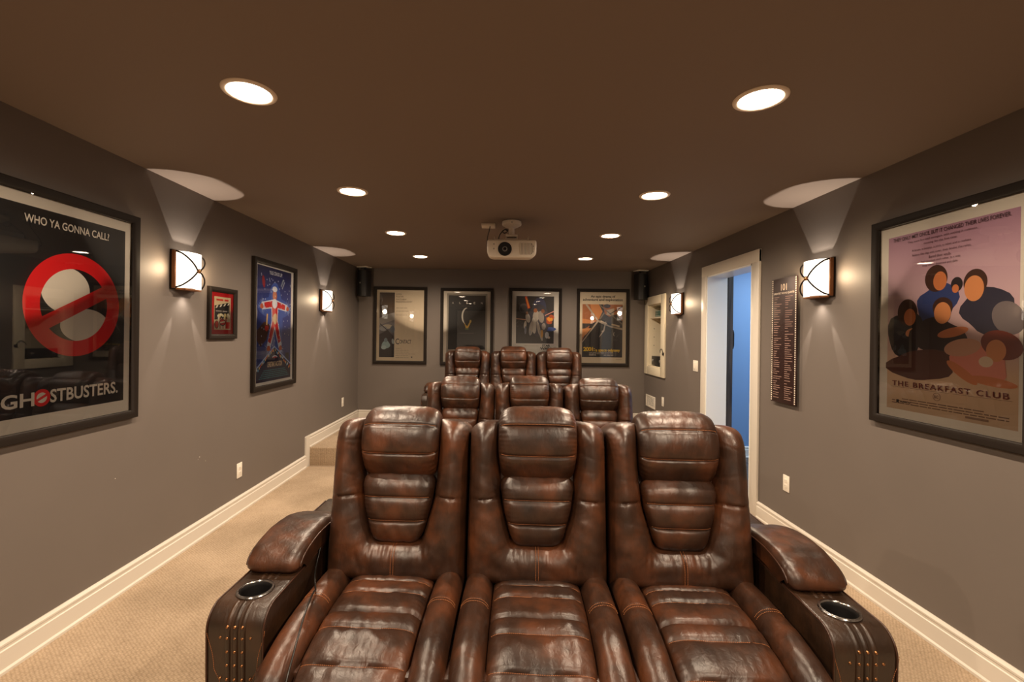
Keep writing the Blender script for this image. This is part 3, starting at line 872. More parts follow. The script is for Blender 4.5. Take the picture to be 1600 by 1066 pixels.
class Print:
    """flat ink shapes laid one over the other on a sheet (x right, y up, z out of the wall)"""
    def __init__(s, z0, step=0.00006): s.v = []; s.f = []; s.i = []; s.m = []; s.z = z0; s.st = step
    def poly(s, pts, col):
        m = col if isinstance(col, bpy.types.Material) else paint(col)
        if m not in s.m: s.m.append(m)
        s.z += s.st; n = len(s.v)
        s.v += [(p[0], p[1], s.z) for p in pts]; s.f.append(tuple(range(n, n + len(pts)))); s.i.append(s.m.index(m))
        a = sum(pts[i][0] * pts[(i + 1) % len(pts)][1] - pts[(i + 1) % len(pts)][0] * pts[i][1] for i in range(len(pts)))
        if a < 0: s.f[-1] = s.f[-1][::-1]
        return s
    def same(s, polys, col):
        """many small shapes in one ink on one level"""
        z = s.z + s.st
        for p in polys: s.z = z - s.st; s.poly(p, col)
        s.z = z
        return s
    def rect(s, x0, x1, y0, y1, col): return s.poly([(x0, y0), (x1, y0), (x1, y1), (x0, y1)], col)
    def ell(s, cx, cy, rx, ry, col, rot=0, n=28, a0=0, a1=360):
        full = a1 - a0 >= 360
        pts = []
        for k in range(n if full else n + 1):
            w = R(a0 + (a1 - a0) * k / n); px, py = rx * math.cos(w), ry * math.sin(w)
            c, d = math.cos(R(rot)), math.sin(R(rot)); pts.append((cx + px * c - py * d, cy + px * d + py * c))
        return s.poly(pts, col)
    def ring(s, cx, cy, r0, r1, col, n=48):
        z = s.z + s.st
        for k in range(n):
            a, b = 2 * PI * k / n, 2 * PI * (k + 1) / n
            s.z = z - s.st
            s.poly([(cx + r0 * math.cos(a), cy + r0 * math.sin(a)), (cx + r1 * math.cos(a), cy + r1 * math.sin(a)), (cx + r1 * math.cos(b), cy + r1 * math.sin(b)), (cx + r0 * math.cos(b), cy + r0 * math.sin(b))], col)
        s.z = z
        return s
    def line(s, x0, y0, x1, y1, w, col, w2=None):
        d = math.hypot(x1 - x0, y1 - y0); nx, ny = -(y1 - y0) / d / 2, (x1 - x0) / d / 2; w2 = w if w2 is None else w2
        return s.poly([(x0 + nx * w, y0 + ny * w), (x0 - nx * w, y0 - ny * w), (x1 - nx * w2, y1 - ny * w2), (x1 + nx * w2, y1 + ny * w2)], col)
    def blob(s, cx, cy, r, col, n=22, j=0.25, sx=1, sy=1, seed=0):
        q = random.Random(seed); ph = [q.uniform(0, 6) for _ in range(4)]
        pts = []
        for k in range(n):
            w = 2 * PI * k / n; rr = r * (1 + j * (0.5 * math.sin(2 * w + ph[0]) + 0.3 * math.sin(3 * w + ph[1]) + 0.2 * math.sin(5 * w + ph[2])))
            pts.append((cx + sx * rr * math.cos(w), cy + sy * rr * math.sin(w)))
        return s.poly(pts, col)
    def fine(s, x0, x1, y, h, col, seed=0, gap=0.3):
        """a row of small print too small to read: word-long dashes"""
        q = random.Random(seed * 77 + 5); x = x0; ps = []
        while x < x1:
            l = min(q.uniform(2.0, 6.5) * h, x1 - x); ps.append([(x, y), (x + l, y), (x + l, y + h * 0.62), (x, y + h * 0.62)]); x += l + h * 0.7
        return s.same(ps, col)
    def build(s, parent, name='print', label=None):
        o = mesh_obj(name, s.v, s.f, None, parent, mats=s.m, idx=s.i)
        if label: o['label'] = label
        return o

def lettering(text, parent, x0, x1, y0, y1, z, col, bold=0.0, spacing=1.0, name='lettering', arc=0.0, slant=0.0, fit=True, lines=1.0):
    cu = bpy.data.curves.new('t', 'FONT'); cu.body = text; cu.size = 1.0; cu.space_character = spacing; cu.offset = bold; cu.resolution_u = 3
    cu.space_line = lines; cu.align_x = 'CENTER'; cu.shear = slant
    t = bpy.data.objects.new('t', cu); COL.objects.link(t)
    dg = bpy.context.evaluated_depsgraph_get(); dg.update()
    me = bpy.data.meshes.new_from_object(t.evaluated_get(dg))
    bpy.data.objects.remove(t); bpy.data.curves.remove(cu)
    n = len(me.vertices); co = np.empty(n * 3); me.vertices.foreach_get('co', co); co = co.reshape(-1, 3)
    mn, mx = co.min(0), co.max(0); sx = (x1 - x0) / (mx[0] - mn[0]); sy = (y1 - y0) / (mx[1] - mn[1])
    if not fit: sy = sx
    co[:, 0] = x0 + (co[:, 0] - mn[0]) * sx; co[:, 1] = y0 + (co[:, 1] - mn[1]) * sy; co[:, 2] = z
    if arc: co[:, 1] += arc * (1 - ((co[:, 0] - (x0 + x1) / 2) / ((x1 - x0) / 2)) ** 2)
    me.vertices.foreach_set('co', co.ravel()); me.materials.clear()
    me.materials.append(col if isinstance(col, bpy.types.Material) else paint(col)); me.update()
    me.name = name
    o = bpy.data.objects.new(name, me); COL.objects.link(o); o.parent = parent
    return o

def frame_mesh(w, h, prof):
    """mitred picture moulding: prof is (inset from outer edge, height off the wall)"""
    vs = []; fs = []; m = len(prof)
    for cx, cy in ((-1, -1), (1, -1), (1, 1), (-1, 1)):
        for ins, ht in prof: vs.append((cx * (w / 2 - ins), cy * (h / 2 - ins), ht))
    for c in range(4):
        for i in range(m):
            a, b = c * m + i, c * m + (i + 1) % m; d = ((c + 1) % 4) * m
            fs.append((a, d + i, d + (i + 1) % m, b))
    return MB().add(vs, fs)

def framed(side, a, z, w, h, label, fw=0.044, depth=0.032, group='framed film posters', mat=None, ztilt=0.0):
    o = empty('framed_poster', wall_loc(side, a, z), WALLROT[side], label, 'poster', group)
    prof = [(0, 0.001), (0, depth - 0.004), (0.004, depth), (fw * 0.55, depth - 0.001), (fw - 0.006, depth - 0.006), (fw, depth - 0.012), (fw, 0.008), (fw - 0.004, 0.001)]
    frame_mesh(w, h, prof).build('frame', FRAMEM, o, 30)
    iw, ih = w / 2 - fw + 0.002, h / 2 - fw + 0.002
    MB().box(-iw, iw, -ih, ih, 0.002, 0.0085).build('mat_board', mat or MATB, o)
    g = depth - 0.013
    mesh_obj('glass', [(-iw, -ih, g), (iw, -ih, g), (iw, ih, g), (-iw, ih, g)], [(0, 1, 2, 3)], GLASS, o)
    return o
ZP = 0.0086      # face of the mat board
ZT = 0.0125      # lettering level, under the glass

# --- black poster with red ring (left wall, near)
p = framed('L', 2.238, 1.553, 0.80, 1.152, 'large black framed poster with red prohibition ring beside near sconce')
P = Print(ZP)
BLK = rgb(14, 13, 13); CRM = rgb(232, 222, 205); RED = rgb(226, 20, 24)
P.rect(-0.325, 0.318, -0.468, 0.478, BLK)
P.ell(-0.022, 0.115, 0.125, 0.112, CRM, n=40); P.ell(0.082, -0.055, 0.135, 0.085, CRM, n=40)
P.ring(0.028, 0.046, 0.178, 0.254, RED, 64)
P.line(-0.138, -0.052, 0.195, 0.125, 0.064, RED)
P.build(p)
lettering('WHO YA GONNA CALL?', p, -0.226, 0.209, 0.402, 0.440, ZT, CRM, 0.012)
lettering('GH', p, -0.312, -0.172, -0.425, -0.362, ZT, CRM, 0.022)
lettering('STBUSTERS.', p, -0.100, 0.276, -0.421, -0.358, ZT, CRM, 0.022)
Q = Print(ZP + 0.003); Q.ell(-0.138, -0.392, 0.028, 0.030, CRM); Q.ring(-0.138, -0.392, 0.024, 0.040, RED, 32); Q.line(-0.164, -0.405, -0.112, -0.379, 0.012, RED)
Q.build(p, 'emblem', 'small red ring emblem standing for the letter O')

# --- lilac poster (right wall, near)
p = framed('R', 2.197, 1.578, 0.80, 1.112, 'large framed lilac and tan poster with red-brown title on doorway side wall')
LIL = gradient_mat('lilac_to_tan_print', [(0.0, rgb(204, 172, 140)), (0.22, rgb(226, 186, 148)), (0.36, rgb(216, 178, 168)), (0.62, rgb(212, 176, 182)), (1.0, rgb(184, 136, 160))], -0.462, 0.472)
P = Print(ZP)
P.rect(-0.305, 0.332, -0.468, 0.456, LIL)
skin, skin2 = rgb(214, 126, 74), rgb(226, 146, 90)
brown, dbrown, blue, navy, pink, char = rgb(66, 38, 26), rgb(88, 46, 34), rgb(52, 66, 118), rgb(44, 42, 60), rgb(232, 140, 118), rgb(40, 32, 34)
P.blob(-0.025, 0.075, 0.115, blue, sx=0.95, sy=0.85, seed=2)
P.ell(-0.030, 0.205, 0.058, 0.066, brown); P.ell(-0.010, 0.190, 0.034, 0.046, skin)
P.ell(0.072, 0.165, 0.028, 0.034, char); P.ell(0.066, 0.145, 0.016, 0.02, skin)
P.blob(0.215, 0.03, 0.125, navy, sx=1.0, sy=0.8, seed=5); P.ell(0.29, 0.0, 0.06, 0.075, rgb(120, 108, 108), rot=30)
P.ell(0.155, 0.165, 0.052, 0.060, brown); P.ell(0.150, 0.138, 0.043, 0.058, skin2)
P.blob(-0.195, -0.07, 0.105, char, sx=0.9, sy=1.35, seed=8)
P.ell(-0.185, 0.045, 0.058, 0.070, brown); P.ell(-0.170, 0.02, 0.034, 0.044, skin)
P.ell(-0.165, -0.06, 0.030, 0.020, skin2, rot=20)
P.blob(-0.02, -0.08, 0.105, rgb(48, 30, 30), sx=1.35, sy=0.85, seed=11)
P.ell(0.005, 0.062, 0.050, 0.048, brown); P.ell(0.005, 0.034, 0.042, 0.052, skin2)
P.ell(0.055, -0.06, 0.075, 0.022, skin, rot=12)
P.blob(-0.11, -0.225, 0.115, dbrown, sx=1.5, sy=0.72, seed=14)
P.blob(0.175, -0.20, 0.095, pink, sx=1.25, sy=0.85, seed=17); P.ell(0.10, -0.13, 0.085, 0.04, rgb(214, 158, 128), rot=10)
P.ell(0.265, -0.115, 0.085, 0.060, rgb(122, 46, 26), rot=-20); P.ell(0.245, -0.140, 0.040, 0.048, skin2)
P.ell(0.10, -0.245, 0.085, 0.022, skin, rot=-35); P.ell(0.23, -0.275, 0.10, 0.020, skin, rot=-6)
P.ell(0.205, -0.19, 0.03, 0.024, rgb(238, 208, 176))
P.rect(-0.280, 0.312, -0.3495, -0.3485, dbrown)
P.ring(-0.018, -0.374, 0.018, 0.0195, dbrown, 24)
for i in range(3): P.fine(-0.27 + 0.06 * (i == 0), 0.30 - 0.1 * (i == 0), -0.412 - 0.012 * i, 0.008, rgb(130, 100, 80), i)
P.rect(-0.243, -0.228, -0.432, -0.416, char); P.fine(-0.22, -0.16, -0.428, 0.007, char, 9); P.rect(0.12, 0.22, -0.452, -0.442, rgb(140, 110, 88))
P.build(p)
ink = rgb(96, 60, 70)
lettering('THEY ONLY MET ONCE, BUT IT CHANGED THEIR LIVES FOREVER.', p, -0.272, 0.300, 0.424, 0.446, ZT, rgb(70, 44, 52), 0.006)
for i, (s, hw) in enumerate((('They were five total strangers, with nothing in common,', 0.175), ('meeting for the first time.', 0.085), ('A brain, a beauty, a jock, a rebel and a recluse.', 0.15), ('Before the day was over, they broke the rules.', 0.148), ('Bared their souls.', 0.056), ('And touched each other in a way', 0.10), ('they never dreamed possible.', 0.09))):
    y = 0.402 - 0.0205 * i - (0.006 if i > 1 else 0) - (0.004 if i > 2 else 0)
    lettering(s, p, -0.01 - hw, -0.01 + hw, y, y + 0.0135, ZT, ink, 0.0)
lettering('THE BREAKFAST CLUB', p, -0.268, 0.300, -0.343, -0.316, ZT, rgb(112, 28, 20), 0.012, 1.22)
lettering('BC', p, -0.029, -0.007, -0.381, -0.367, ZT, dbrown, 0.0)

# --- tall blue poster (left wall)
p = framed('L', 4.262, 1.540, 0.80, 1.165, 'tall framed blue poster with red and white burst above a lit triangle', mat=MATW)
P = Print(ZP)
NAV = gradient_mat('blue_print', [(0.0, rgb(24, 26, 66)), (0.35, rgb(44, 62, 142)), (0.7, rgb(46, 60, 136)), (1.0, rgb(30, 30, 76))], -0.515, 0.525)
P.rect(-0.325, 0.310, -0.512, 0.526, NAV)
q = random.Random(4)
P.ell(-0.01, 0.02, 0.15, 0.38, rgb(66, 92, 176)); P.ell(-0.01, 0.16, 0.30, 0.10, rgb(66, 92, 176))
WHT = rgb(222, 226, 240); SR = rgb(206, 36, 38)
ps = []
for k in range(120):
    a = q.uniform(0, 2 * PI)
    for (cx, cy, r0) in ((-0.245, 0.165, 0.03),) if k % 4 == 0 else ((0.24, 0.165, 0.03),) if k % 4 == 1 else ((-0.12, -0.22, 0.025),) if k % 4 == 2 else ((0.10, -0.22, 0.025),):
        l = q.uniform(0.03, 0.075); c, d = math.cos(a), math.sin(a); wv = 0.0022
        ps.append([(cx + c * r0 * 0.4 - d * wv, cy + d * r0 * 0.4 + c * wv), (cx + c * r0 * 0.4 + d * wv, cy + d * r0 * 0.4 - c * wv), (cx + c * (r0 + l), cy + d * (r0 + l))])
P.same(ps, rgb(190, 206, 240))
# plain crossed burst of red bars edged in white
for x0, y0, x1, y1, wd in ((-0.02, 0.20, -0.24, 0.17, 0.082), (-0.02, 0.20, 0.22, 0.17, 0.082), (-0.015, 0.22, -0.01, 0.0, 0.135), (-0.03, 0.02, -0.12, -0.20, 0.085), (0.01, 0.02, 0.095, -0.20, 0.085)):
    P.line(x0, y0, x1, y1, wd, WHT, wd * 0.8)
for x0, y0, x1, y1, wd in ((-0.02, 0.20, -0.20, 0.175, 0.058), (-0.02, 0.20, 0.185, 0.175, 0.058), (-0.015, 0.215, -0.01, 0.0, 0.105), (-0.03, 0.02, -0.11, -0.16, 0.060), (0.01, 0.02, 0.085, -0.16, 0.060)):
    P.line(x0, y0, x1, y1, wd, SR, wd * 0.85)
for cx, cy, r in ((-0.245, 0.165, 0.026), (0.235, 0.165, 0.024), (-0.12, -0.215, 0.028), (0.10, -0.215, 0.026)): P.blob(cx, cy, r, rgb(196, 92, 52), seed=3)
P.ell(-0.018, 0.275, 0.038, 0.052, rgb(204, 120, 84)); P.ell(-0.018, 0.335, 0.045, 0.026, WHT); P.ell(-0.018, 0.20, 0.048, 0.045, WHT); P.blob(-0.01, 0.06, 0.045, rgb(216, 190, 150), seed=6)
P.ell(-0.22, 0.385, 0.024, 0.055, rgb(150, 32, 44), rot=12); P.line(0.10, 0.37, 0.145, 0.44, 0.022, rgb(130, 140, 160)); P.line(0.12, 0.35, 0.17, 0.42, 0.012, rgb(170, 176, 190))
P.poly([(-0.32, -0.05), (-0.2, 0.03), (-0.1, 0.0), (-0.16, -0.13), (-0.26, -0.20), (-0.32, -0.14)], rgb(78, 40, 28)); P.blob(-0.16, -0.03, 0.03, rgb(214, 60, 40), seed=4); P.line(-0.16, 0.0, -0.15, 0.10, 0.022, rgb(230, 190, 120))
P.same([[(x, y), (x + 0.008, y), (x + 0.008, y + 0.012), (x, y + 0.012)] for x, y in [(q.uniform(-0.30, 0.29), q.uniform(-0.2, 0.45)) for _ in range(60)]], rgb(210, 218, 240))
P.rect(0.20, 0.27, -0.345, -0.265, rgb(24, 22, 40)); P.rect(-0.32, -0.16, -0.265, -0.235, rgb(70, 80, 140))
P.poly([(-0.325, -0.393), (-0.015, -0.195), (0.310, -0.385), (0.310, -0.512), (-0.325, -0.512)], rgb(30, 30, 64))
P.line(-0.325, -0.385, -0.015, -0.198, 0.014, rgb(168, 190, 236)); P.line(-0.015, -0.198, 0.310, -0.378, 0.014, rgb(168, 190, 236))
bulbs = [rgb(232, 90, 60), rgb(240, 220, 150), rgb(120, 190, 240), rgb(236, 236, 240), rgb(240, 170, 70)]
for s in (-1, 1):
    for k in range(15):
        t = k / 14; bx = -0.015 + s * (0.02 + 0.285 * t); by = -0.232 - 0.175 * t + q.uniform(-0.012, 0.012)
        P.ell(bx, by, 0.0085, 0.013, bulbs[(k + s) % 5], n=10)
P.ell(-0.01, -0.30, 0.050, 0.020, WHT, n=20, a0=0, a1=180); P.ell(-0.01, -0.305, 0.042, 0.014, rgb(200, 60, 60), n=20, a0=0, a1=180)
for i in range(5): P.fine(-0.21 - 0.02 * i, 0.19 + 0.02 * i, -0.415 - 0.017 * i, 0.009, rgb(70, 150, 160), 20 + i)
P.build(p)
lettering('YULE CRACK UP!', p, -0.125, 0.115, 0.462, 0.496, ZT, WHT, 0.015)
lettering('CHRISTMAS VACATION', p, -0.145, 0.130, -0.385, -0.335, ZT, rgb(240, 214, 180), 0.02, 0.9)

# --- small red popcorn picture (left wall)
p = framed('L', 3.453, 1.613, 0.345, 0.385, 'small dark framed red picture of clapperboard and popcorn between sconce and blue poster', 0.036, 0.026)
p.name = 'framed_picture'; p['category'] = 'picture'; del p['group']
P = Print(ZP)
P.rect(-0.138, 0.138, -0.158, 0.158, rgb(190, 16, 22)); P.rect(-0.100, 0.104, -0.124, 0.124, rgb(228, 204, 160))
P.poly([(-0.095, 0.03), (0.09, 0.075), (0.09, -0.035), (-0.095, -0.05)], rgb(34, 30, 28))
P.poly([(-0.095, 0.055), (0.09, 0.088), (0.09, 0.060), (-0.095, 0.030)], rgb(30, 28, 28))
for k in range(4): P.poly([(-0.085 + 0.048 * k, 0.036 + 0.009 * k), (-0.066 + 0.048 * k, 0.040 + 0.009 * k), (-0.050 + 0.048 * k, 0.061 + 0.008 * k), (-0.070 + 0.048 * k, 0.058 + 0.008 * k)], rgb(236, 226, 200))
P.fine(-0.08, 0.07, 0.012, 0.014, rgb(170, 160, 150), 3)
P.fine(-0.075, 0.075, 0.094, 0.022, rgb(216, 60, 40), 2)
for k in range(7): P.rect(-0.05 + 0.018 * k, -0.041 + 0.018 * k, -0.115, -0.035, rgb(206, 50, 40) if k % 2 else rgb(240, 226, 200))
for k in range(22): P.ell(q.uniform(-0.07, 0.085), q.uniform(-0.045, -0.005), 0.011, 0.010, rgb(244, 224, 160) if k % 3 else rgb(250, 242, 214), n=10)
P.ell(0.0, -0.068, 0.038, 0.026, rgb(40, 24, 22)); P.ell(0.0, -0.067, 0.032, 0.021, rgb(214, 40, 36)); P.line(-0.03, -0.07, 0.03, -0.062, 0.011, rgb(244, 226, 196))
P.ell(-0.072, -0.086, 0.024, 0.030, rgb(40, 24, 22)); P.ell(-0.070, -0.086, 0.019, 0.025, rgb(220, 70, 50))
P.poly([(0.045, -0.115), (0.088, -0.115), (0.092, -0.065), (0.040, -0.065)], rgb(226, 44, 30))
P.build(p)

# --- back wall posters
p = framed('B', -1.508, 1.598, 0.790, 1.140, 'framed cream poster with dark picture strip on its edge, first beside the corner', 0.044, mat=plain('cream_print_paper', rgb(222, 204, 176), 0.7))
P = Print(ZP)
STRIP = gradient_mat('brown_to_grey_strip', [(0.0, rgb(28, 24, 24)), (0.30, rgb(52, 46, 50)), (0.52, rgb(138, 136, 142)), (0.62, rgb(110, 100, 92)), (0.78, rgb(92, 70, 50)), (1.0, rgb(48, 38, 32))], -0.50, 0.50)
P.rect(-0.310, -0.085, -0.475, 0.485, STRIP)
P.poly([(-0.31, 0.10), (-0.20, 0.16), (-0.085, 0.19), (-0.085, 0.08), (-0.31, 0.0)], rgb(168, 162, 158))
P.ell(-0.19, -0.02, 0.075, 0.032, rgb(208, 200, 182)); P.ell(-0.25, -0.05, 0.06, 0.035, rgb(166, 168, 176)); P.ell(-0.115, -0.06, 0.035, 0.05, rgb(96, 104, 120))
P.poly([(-0.31, -0.14), (-0.19, -0.07), (-0.10, -0.16), (-0.12, -0.30), (-0.31, -0.32)], rgb(46, 36, 42))
P.line(-0.30, 0.02, -0.17, -0.09, 0.012, rgb(40, 36, 40))
P.blob(-0.21, -0.29, 0.070, rgb(150, 178, 184), seed=3, sx=0.8, sy=0.9); P.ell(-0.212, -0.222, 0.026, 0.032, rgb(120, 140, 150)); P.ell(-0.24, -0.33, 0.04, 0.03, rgb(176, 198, 200)); P.blob(-0.105, -0.24, 0.04, rgb(160, 170, 176), seed=9, sx=0.5)
for i in range(3): P.fine(-0.065, 0.10 + 0.02 * (i == 1), 0.255 - 0.047 * i - 0.01 * (i == 2), 0.010, rgb(150, 130, 108), i)
for i in range(6): P.fine(-0.065, 0.02 + 0.11 * (i > 0) + 0.11 * (i == 3), -0.345 - 0.027 * i, 0.010, rgb(168, 148, 124), 30 + i)
P.rect(0.165, 0.185, -0.478, -0.462, rgb(50, 44, 44))
P.build(p)
g = rgb(128, 106, 86)
for s, x1, y in (('JODIE', 0.018, 0.448), ('FOSTER', 0.045, 0.414), ('MATTHEW', 0.09, 0.372), ('McCONAUGHEY', 0.178, 0.338)):
    lettering(s, p, -0.065, x1, y, y + 0.024, ZT, g, 0.0)
lettering('C', p, -0.067, -0.012, -0.282, -0.196, ZT, rgb(36, 32, 34), 0.012)
lettering('ONTACT', p, -0.008, 0.168, -0.272, -0.214, ZT, rgb(36, 32, 34), 0.010, 0.92)

p = framed('B', -0.520, 1.592, 0.785, 1.140, 'framed black poster with small pale crescent, second along poster wall', mat=MATB)
P = Print(ZP)
P.rect(-0.300, 0.300, -0.400, 0.490, MATG); P.rect(-0.275, 0.275, -0.340, 0.462, rgb(16, 14, 14))
cres = []
for k in range(15):
    t = k / 14; a = R(95 + 150 * t); cres.append((-0.005 + 0.075 * math.cos(a), 0.155 + 0.125 * math.sin(a)))
for k in range(15):
    t = k / 14; a = R(245 - 150 * t); cres.append((0.012 + 0.070 * math.cos(a), 0.150 + 0.125 * math.sin(a)))
P.poly(cres, rgb(196, 190, 176))
P.poly([(-0.045, 0.07), (-0.015, 0.02), (0.01, 0.01), (0.03, 0.05), (0.05, 0.085), (0.06, 0.07), (0.04, 0.02), (0.015, -0.03), (-0.015, -0.025)], rgb(226, 186, 60))
P.ell(0.053, 0.08, 0.014, 0.022, rgb(220, 190, 90)); P.ell(0.0, -0.035, 0.03, 0.012, rgb(90, 110, 40))
P.fine(-0.075, 0.075, 0.302, 0.008, rgb(76, 70, 62), 3)
for k in range(40): P.line(-0.16 + 0.0085 * k, -0.335, -0.16 + 0.0085 * k + q.uniform(-0.02, 0.02), -0.30 + q.uniform(0, 0.06), 0.002, rgb(74, 70, 66))
P.build(p)
for i, chh in enumerate('ALIEN'):
    lettering(chh, p, -0.222 + 0.107 * i, -0.198 + 0.107 * i if chh != 'I' else -0.212 + 0.107 * i, 0.335, 0.365, ZT, rgb(206, 198, 186), 0.0)
lettering('In space no one can hear you scream.', p, -0.105, 0.105, -0.105, -0.090, ZT, rgb(150, 142, 132), 0.0)

p = framed('B', 0.495, 1.600, 0.780, 1.145, 'framed dark poster with orange streaks and pale shapes, third along poster wall', mat=MATW)
P = Print(ZP)
P.rect(-0.285, 0.275, -0.245, 0.455, rgb(44, 40, 42))
P.ell(0.06, 0.28, 0.10, 0.16, rgb(58, 62, 96)); P.ell(0.22, -0.03, 0.09, 0.03, rgb(70, 92, 160)); P.ell(0.05, 0.1, 0.16, 0.24, rgb(64, 60, 70))
P.ell(-0.175, 0.275, 0.070, 0.072, rgb(92, 88, 88)); P.ell(-0.17, 0.26, 0.058, 0.058, rgb(66, 62, 62))
P.line(-0.145, 0.45, -0.095, 0.275, 0.030, rgb(236, 84, 24), 0.040); P.line(-0.135, 0.42, -0.098, 0.285, 0.010, rgb(250, 180, 60))
P.line(-0.285, 0.120, -0.13, 0.105, 0.012, rgb(250, 190, 150)); P.line(0.14, 0.17, 0.275, 0.235, 0.012, rgb(244, 170, 150))
P.blob(0.215, 0.115, 0.060, rgb(196, 84, 30), seed=2, j=0.5); P.blob(0.215, 0.115, 0.035, rgb(250, 168, 50), seed=7, j=0.5)
pale = [rgb(222, 212, 198), rgb(196, 184, 170), rgb(170, 158, 148)]
for i, (cx, cy, rx, ry, ro) in enumerate(((-0.11, 0.13, 0.035, 0.07, 12), (0.01, 0.16, 0.048, 0.085, -5), (0.085, 0.15, 0.042, 0.09, 8), (-0.02, 0.02, 0.035, 0.12, 4), (0.05, -0.02, 0.022, 0.11, 12), (0.085, -0.12, 0.02, 0.09, 14), (-0.15, 0.03, 0.02, 0.06, -6), (-0.06, -0.02, 0.03, 0.11, -8), (0.125, 0.01, 0.03, 0.05, 0))):
    P.ell(cx, cy, rx, ry, pale[i % 3], ro, 18)
for cx, cy, rx, ry, cc in ((0.1, -0.10, 0.018, 0.06, rgb(206, 150, 60)), (0.175, -0.12, 0.030, 0.05, rgb(206, 204, 206)), (0.205, -0.155, 0.018, 0.018, rgb(214, 200, 190)), (-0.145, -0.05, 0.016, 0.06, rgb(120, 124, 140)), (-0.075, -0.09, 0.014, 0.04, rgb(160, 158, 160)), (0.0, 0.245, 0.028, 0.032, rgb(176, 104, 60)), (0.11, 0.235, 0.026, 0.030, rgb(150, 92, 56)), (-0.125, 0.205, 0.018, 0.024, rgb(150, 104, 70))):
    P.ell(cx, cy, rx, ry, cc, n=16)
P.same([[(x, y), (x + 0.02, y + 0.01), (x + 0.004, y + 0.004)] for x, y in [(q.uniform(-0.28, -0.2), q.uniform(-0.02, 0.08)) for _ in range(14)]], rgb(170, 164, 156))
P.fine(-0.16, 0.06, -0.285, 0.008, rgb(196, 184, 168), 5)
P.build(p)
lettering('STAR', p, 0.105, 0.225, -0.292, -0.258, ZT, rgb(26, 24, 26), 0.03, 0.88)
lettering('WARS', p, 0.075, 0.245, -0.338, -0.300, ZT, rgb(26, 24, 26), 0.03, 0.88)

p = framed('B', 1.497, 1.603, 0.775, 1.142, 'framed poster with yellow title and orange panels, fourth along poster wall beside niche', mat=plain('cream_print_paper', rgb(222, 204, 176), 0.7))
P = Print(ZP)
OR1, OR2, GY1, GY2 = rgb(206, 132, 74), rgb(164, 96, 52), rgb(118, 106, 94), rgb(180, 160, 138)
P.rect(-0.305, 0.292, -0.440, 0.345, rgb(34, 30, 32))
P.poly([(-0.305, 0.345), (-0.06, 0.345), (-0.02, 0.22), (-0.07, 0.10), (-0.18, 0.05), (-0.305, -0.20)], OR2)
P.poly([(-0.19, 0.345), (-0.06, 0.345), (-0.005, 0.24), (-0.06, 0.12), (-0.16, 0.22)], OR1)
P.poly([(-0.305, 0.13), (-0.10, 0.10), (-0.30, -0.02)], OR1); P.poly([(-0.305, 0.06), (-0.14, 0.06), (-0.305, -0.04)], rgb(48, 38, 34)); P.poly([(-0.305, -0.02), (-0.17, -0.01), (-0.24, -0.10), (-0.305, -0.15)], rgb(214, 140, 80))
P.poly([(0.0, 0.345), (0.292, 0.345), (0.292, 0.10), (0.10, 0.16), (0.03, 0.20)], OR2); P.poly([(0.06, 0.26), (0.17, 0.29), (0.16, 0.17), (0.05, 0.19)], GY2); P.ell(0.06, 0.32, 0.05, 0.03, rgb(70, 66, 72)); P.poly([(0.0, 0.13), (0.20, 0.20), (0.292, 0.08), (0.292, 0.02), (0.05, 0.08)], rgb(60, 50, 46))
P.line(-0.25, 0.345, -0.07, 0.10, 0.028, GY2, 0.02); P.line(-0.07, 0.10, -0.305, -0.22, 0.024, GY2, 0.012)
P.line(-0.07, 0.10, 0.10, 0.02, 0.030, GY2, 0.02); P.line(0.10, 0.02, 0.292, -0.02, 0.022, GY2, 0.03); P.line(-0.06, 0.345, 0.292, 0.05, 0.016, GY1); P.line(0.02, 0.22, -0.05, 0.12, 0.02, GY1); P.line(0.292, 0.32, 0.10, 0.20, 0.012, rgb(40, 34, 32))
P.line(0.13, 0.05, 0.25, 0.02, 0.024, rgb(216, 196, 166)); P.line(-0.035, 0.10, 0.06, 0.06, 0.016, rgb(216, 196, 166))
P.poly([(0.05, 0.09), (0.025, -0.05), (-0.05, -0.145), (-0.055, -0.14), (0.0, -0.05), (0.04, 0.09)], rgb(206, 190, 168)); P.ell(0.0, -0.055, 0.016, 0.012, rgb(226, 210, 186))
P.ell(0.172, -0.095, 0.016, 0.028, rgb(190, 180, 168)); P.ell(0.178, -0.095, 0.012, 0.024, rgb(34, 30, 32)); P.line(0.20, -0.14, 0.24, -0.10, 0.003, rgb(120, 112, 104)); P.fine(0.16, 0.22, -0.18, 0.006, rgb(110, 104, 98), 2)
P.fine(-0.20, 0.16, -0.375, 0.010, rgb(200, 188, 170), 4); P.fine(-0.20, 0.16, -0.392, 0.010, rgb(190, 178, 160), 6); P.fine(-0.20, -0.10, -0.412, 0.014, rgb(220, 208, 190), 7); P.fine(0.02, 0.16, -0.412, 0.011, rgb(200, 188, 170), 8); P.fine(0.20, 0.285, -0.468, 0.005, rgb(120, 104, 88), 9)
P.build(p)
lettering('An epic drama of', p, -0.185, 0.180, 0.432, 0.480, ZT, rgb(36, 28, 26), 0.018, 0.95)
lettering('adventure and exploration', p, -0.300, 0.290, 0.385, 0.434, ZT, rgb(36, 28, 26), 0.018, 0.95)
YEL = rgb(250, 206, 30)
lettering('2001:', p, -0.285, -0.115, -0.352, -0.290, ZT, YEL, 0.035, 0.9)
lettering('a space odyssey', p, -0.105, 0.260, -0.368, -0.312, ZT, YEL, 0.02, 0.92)

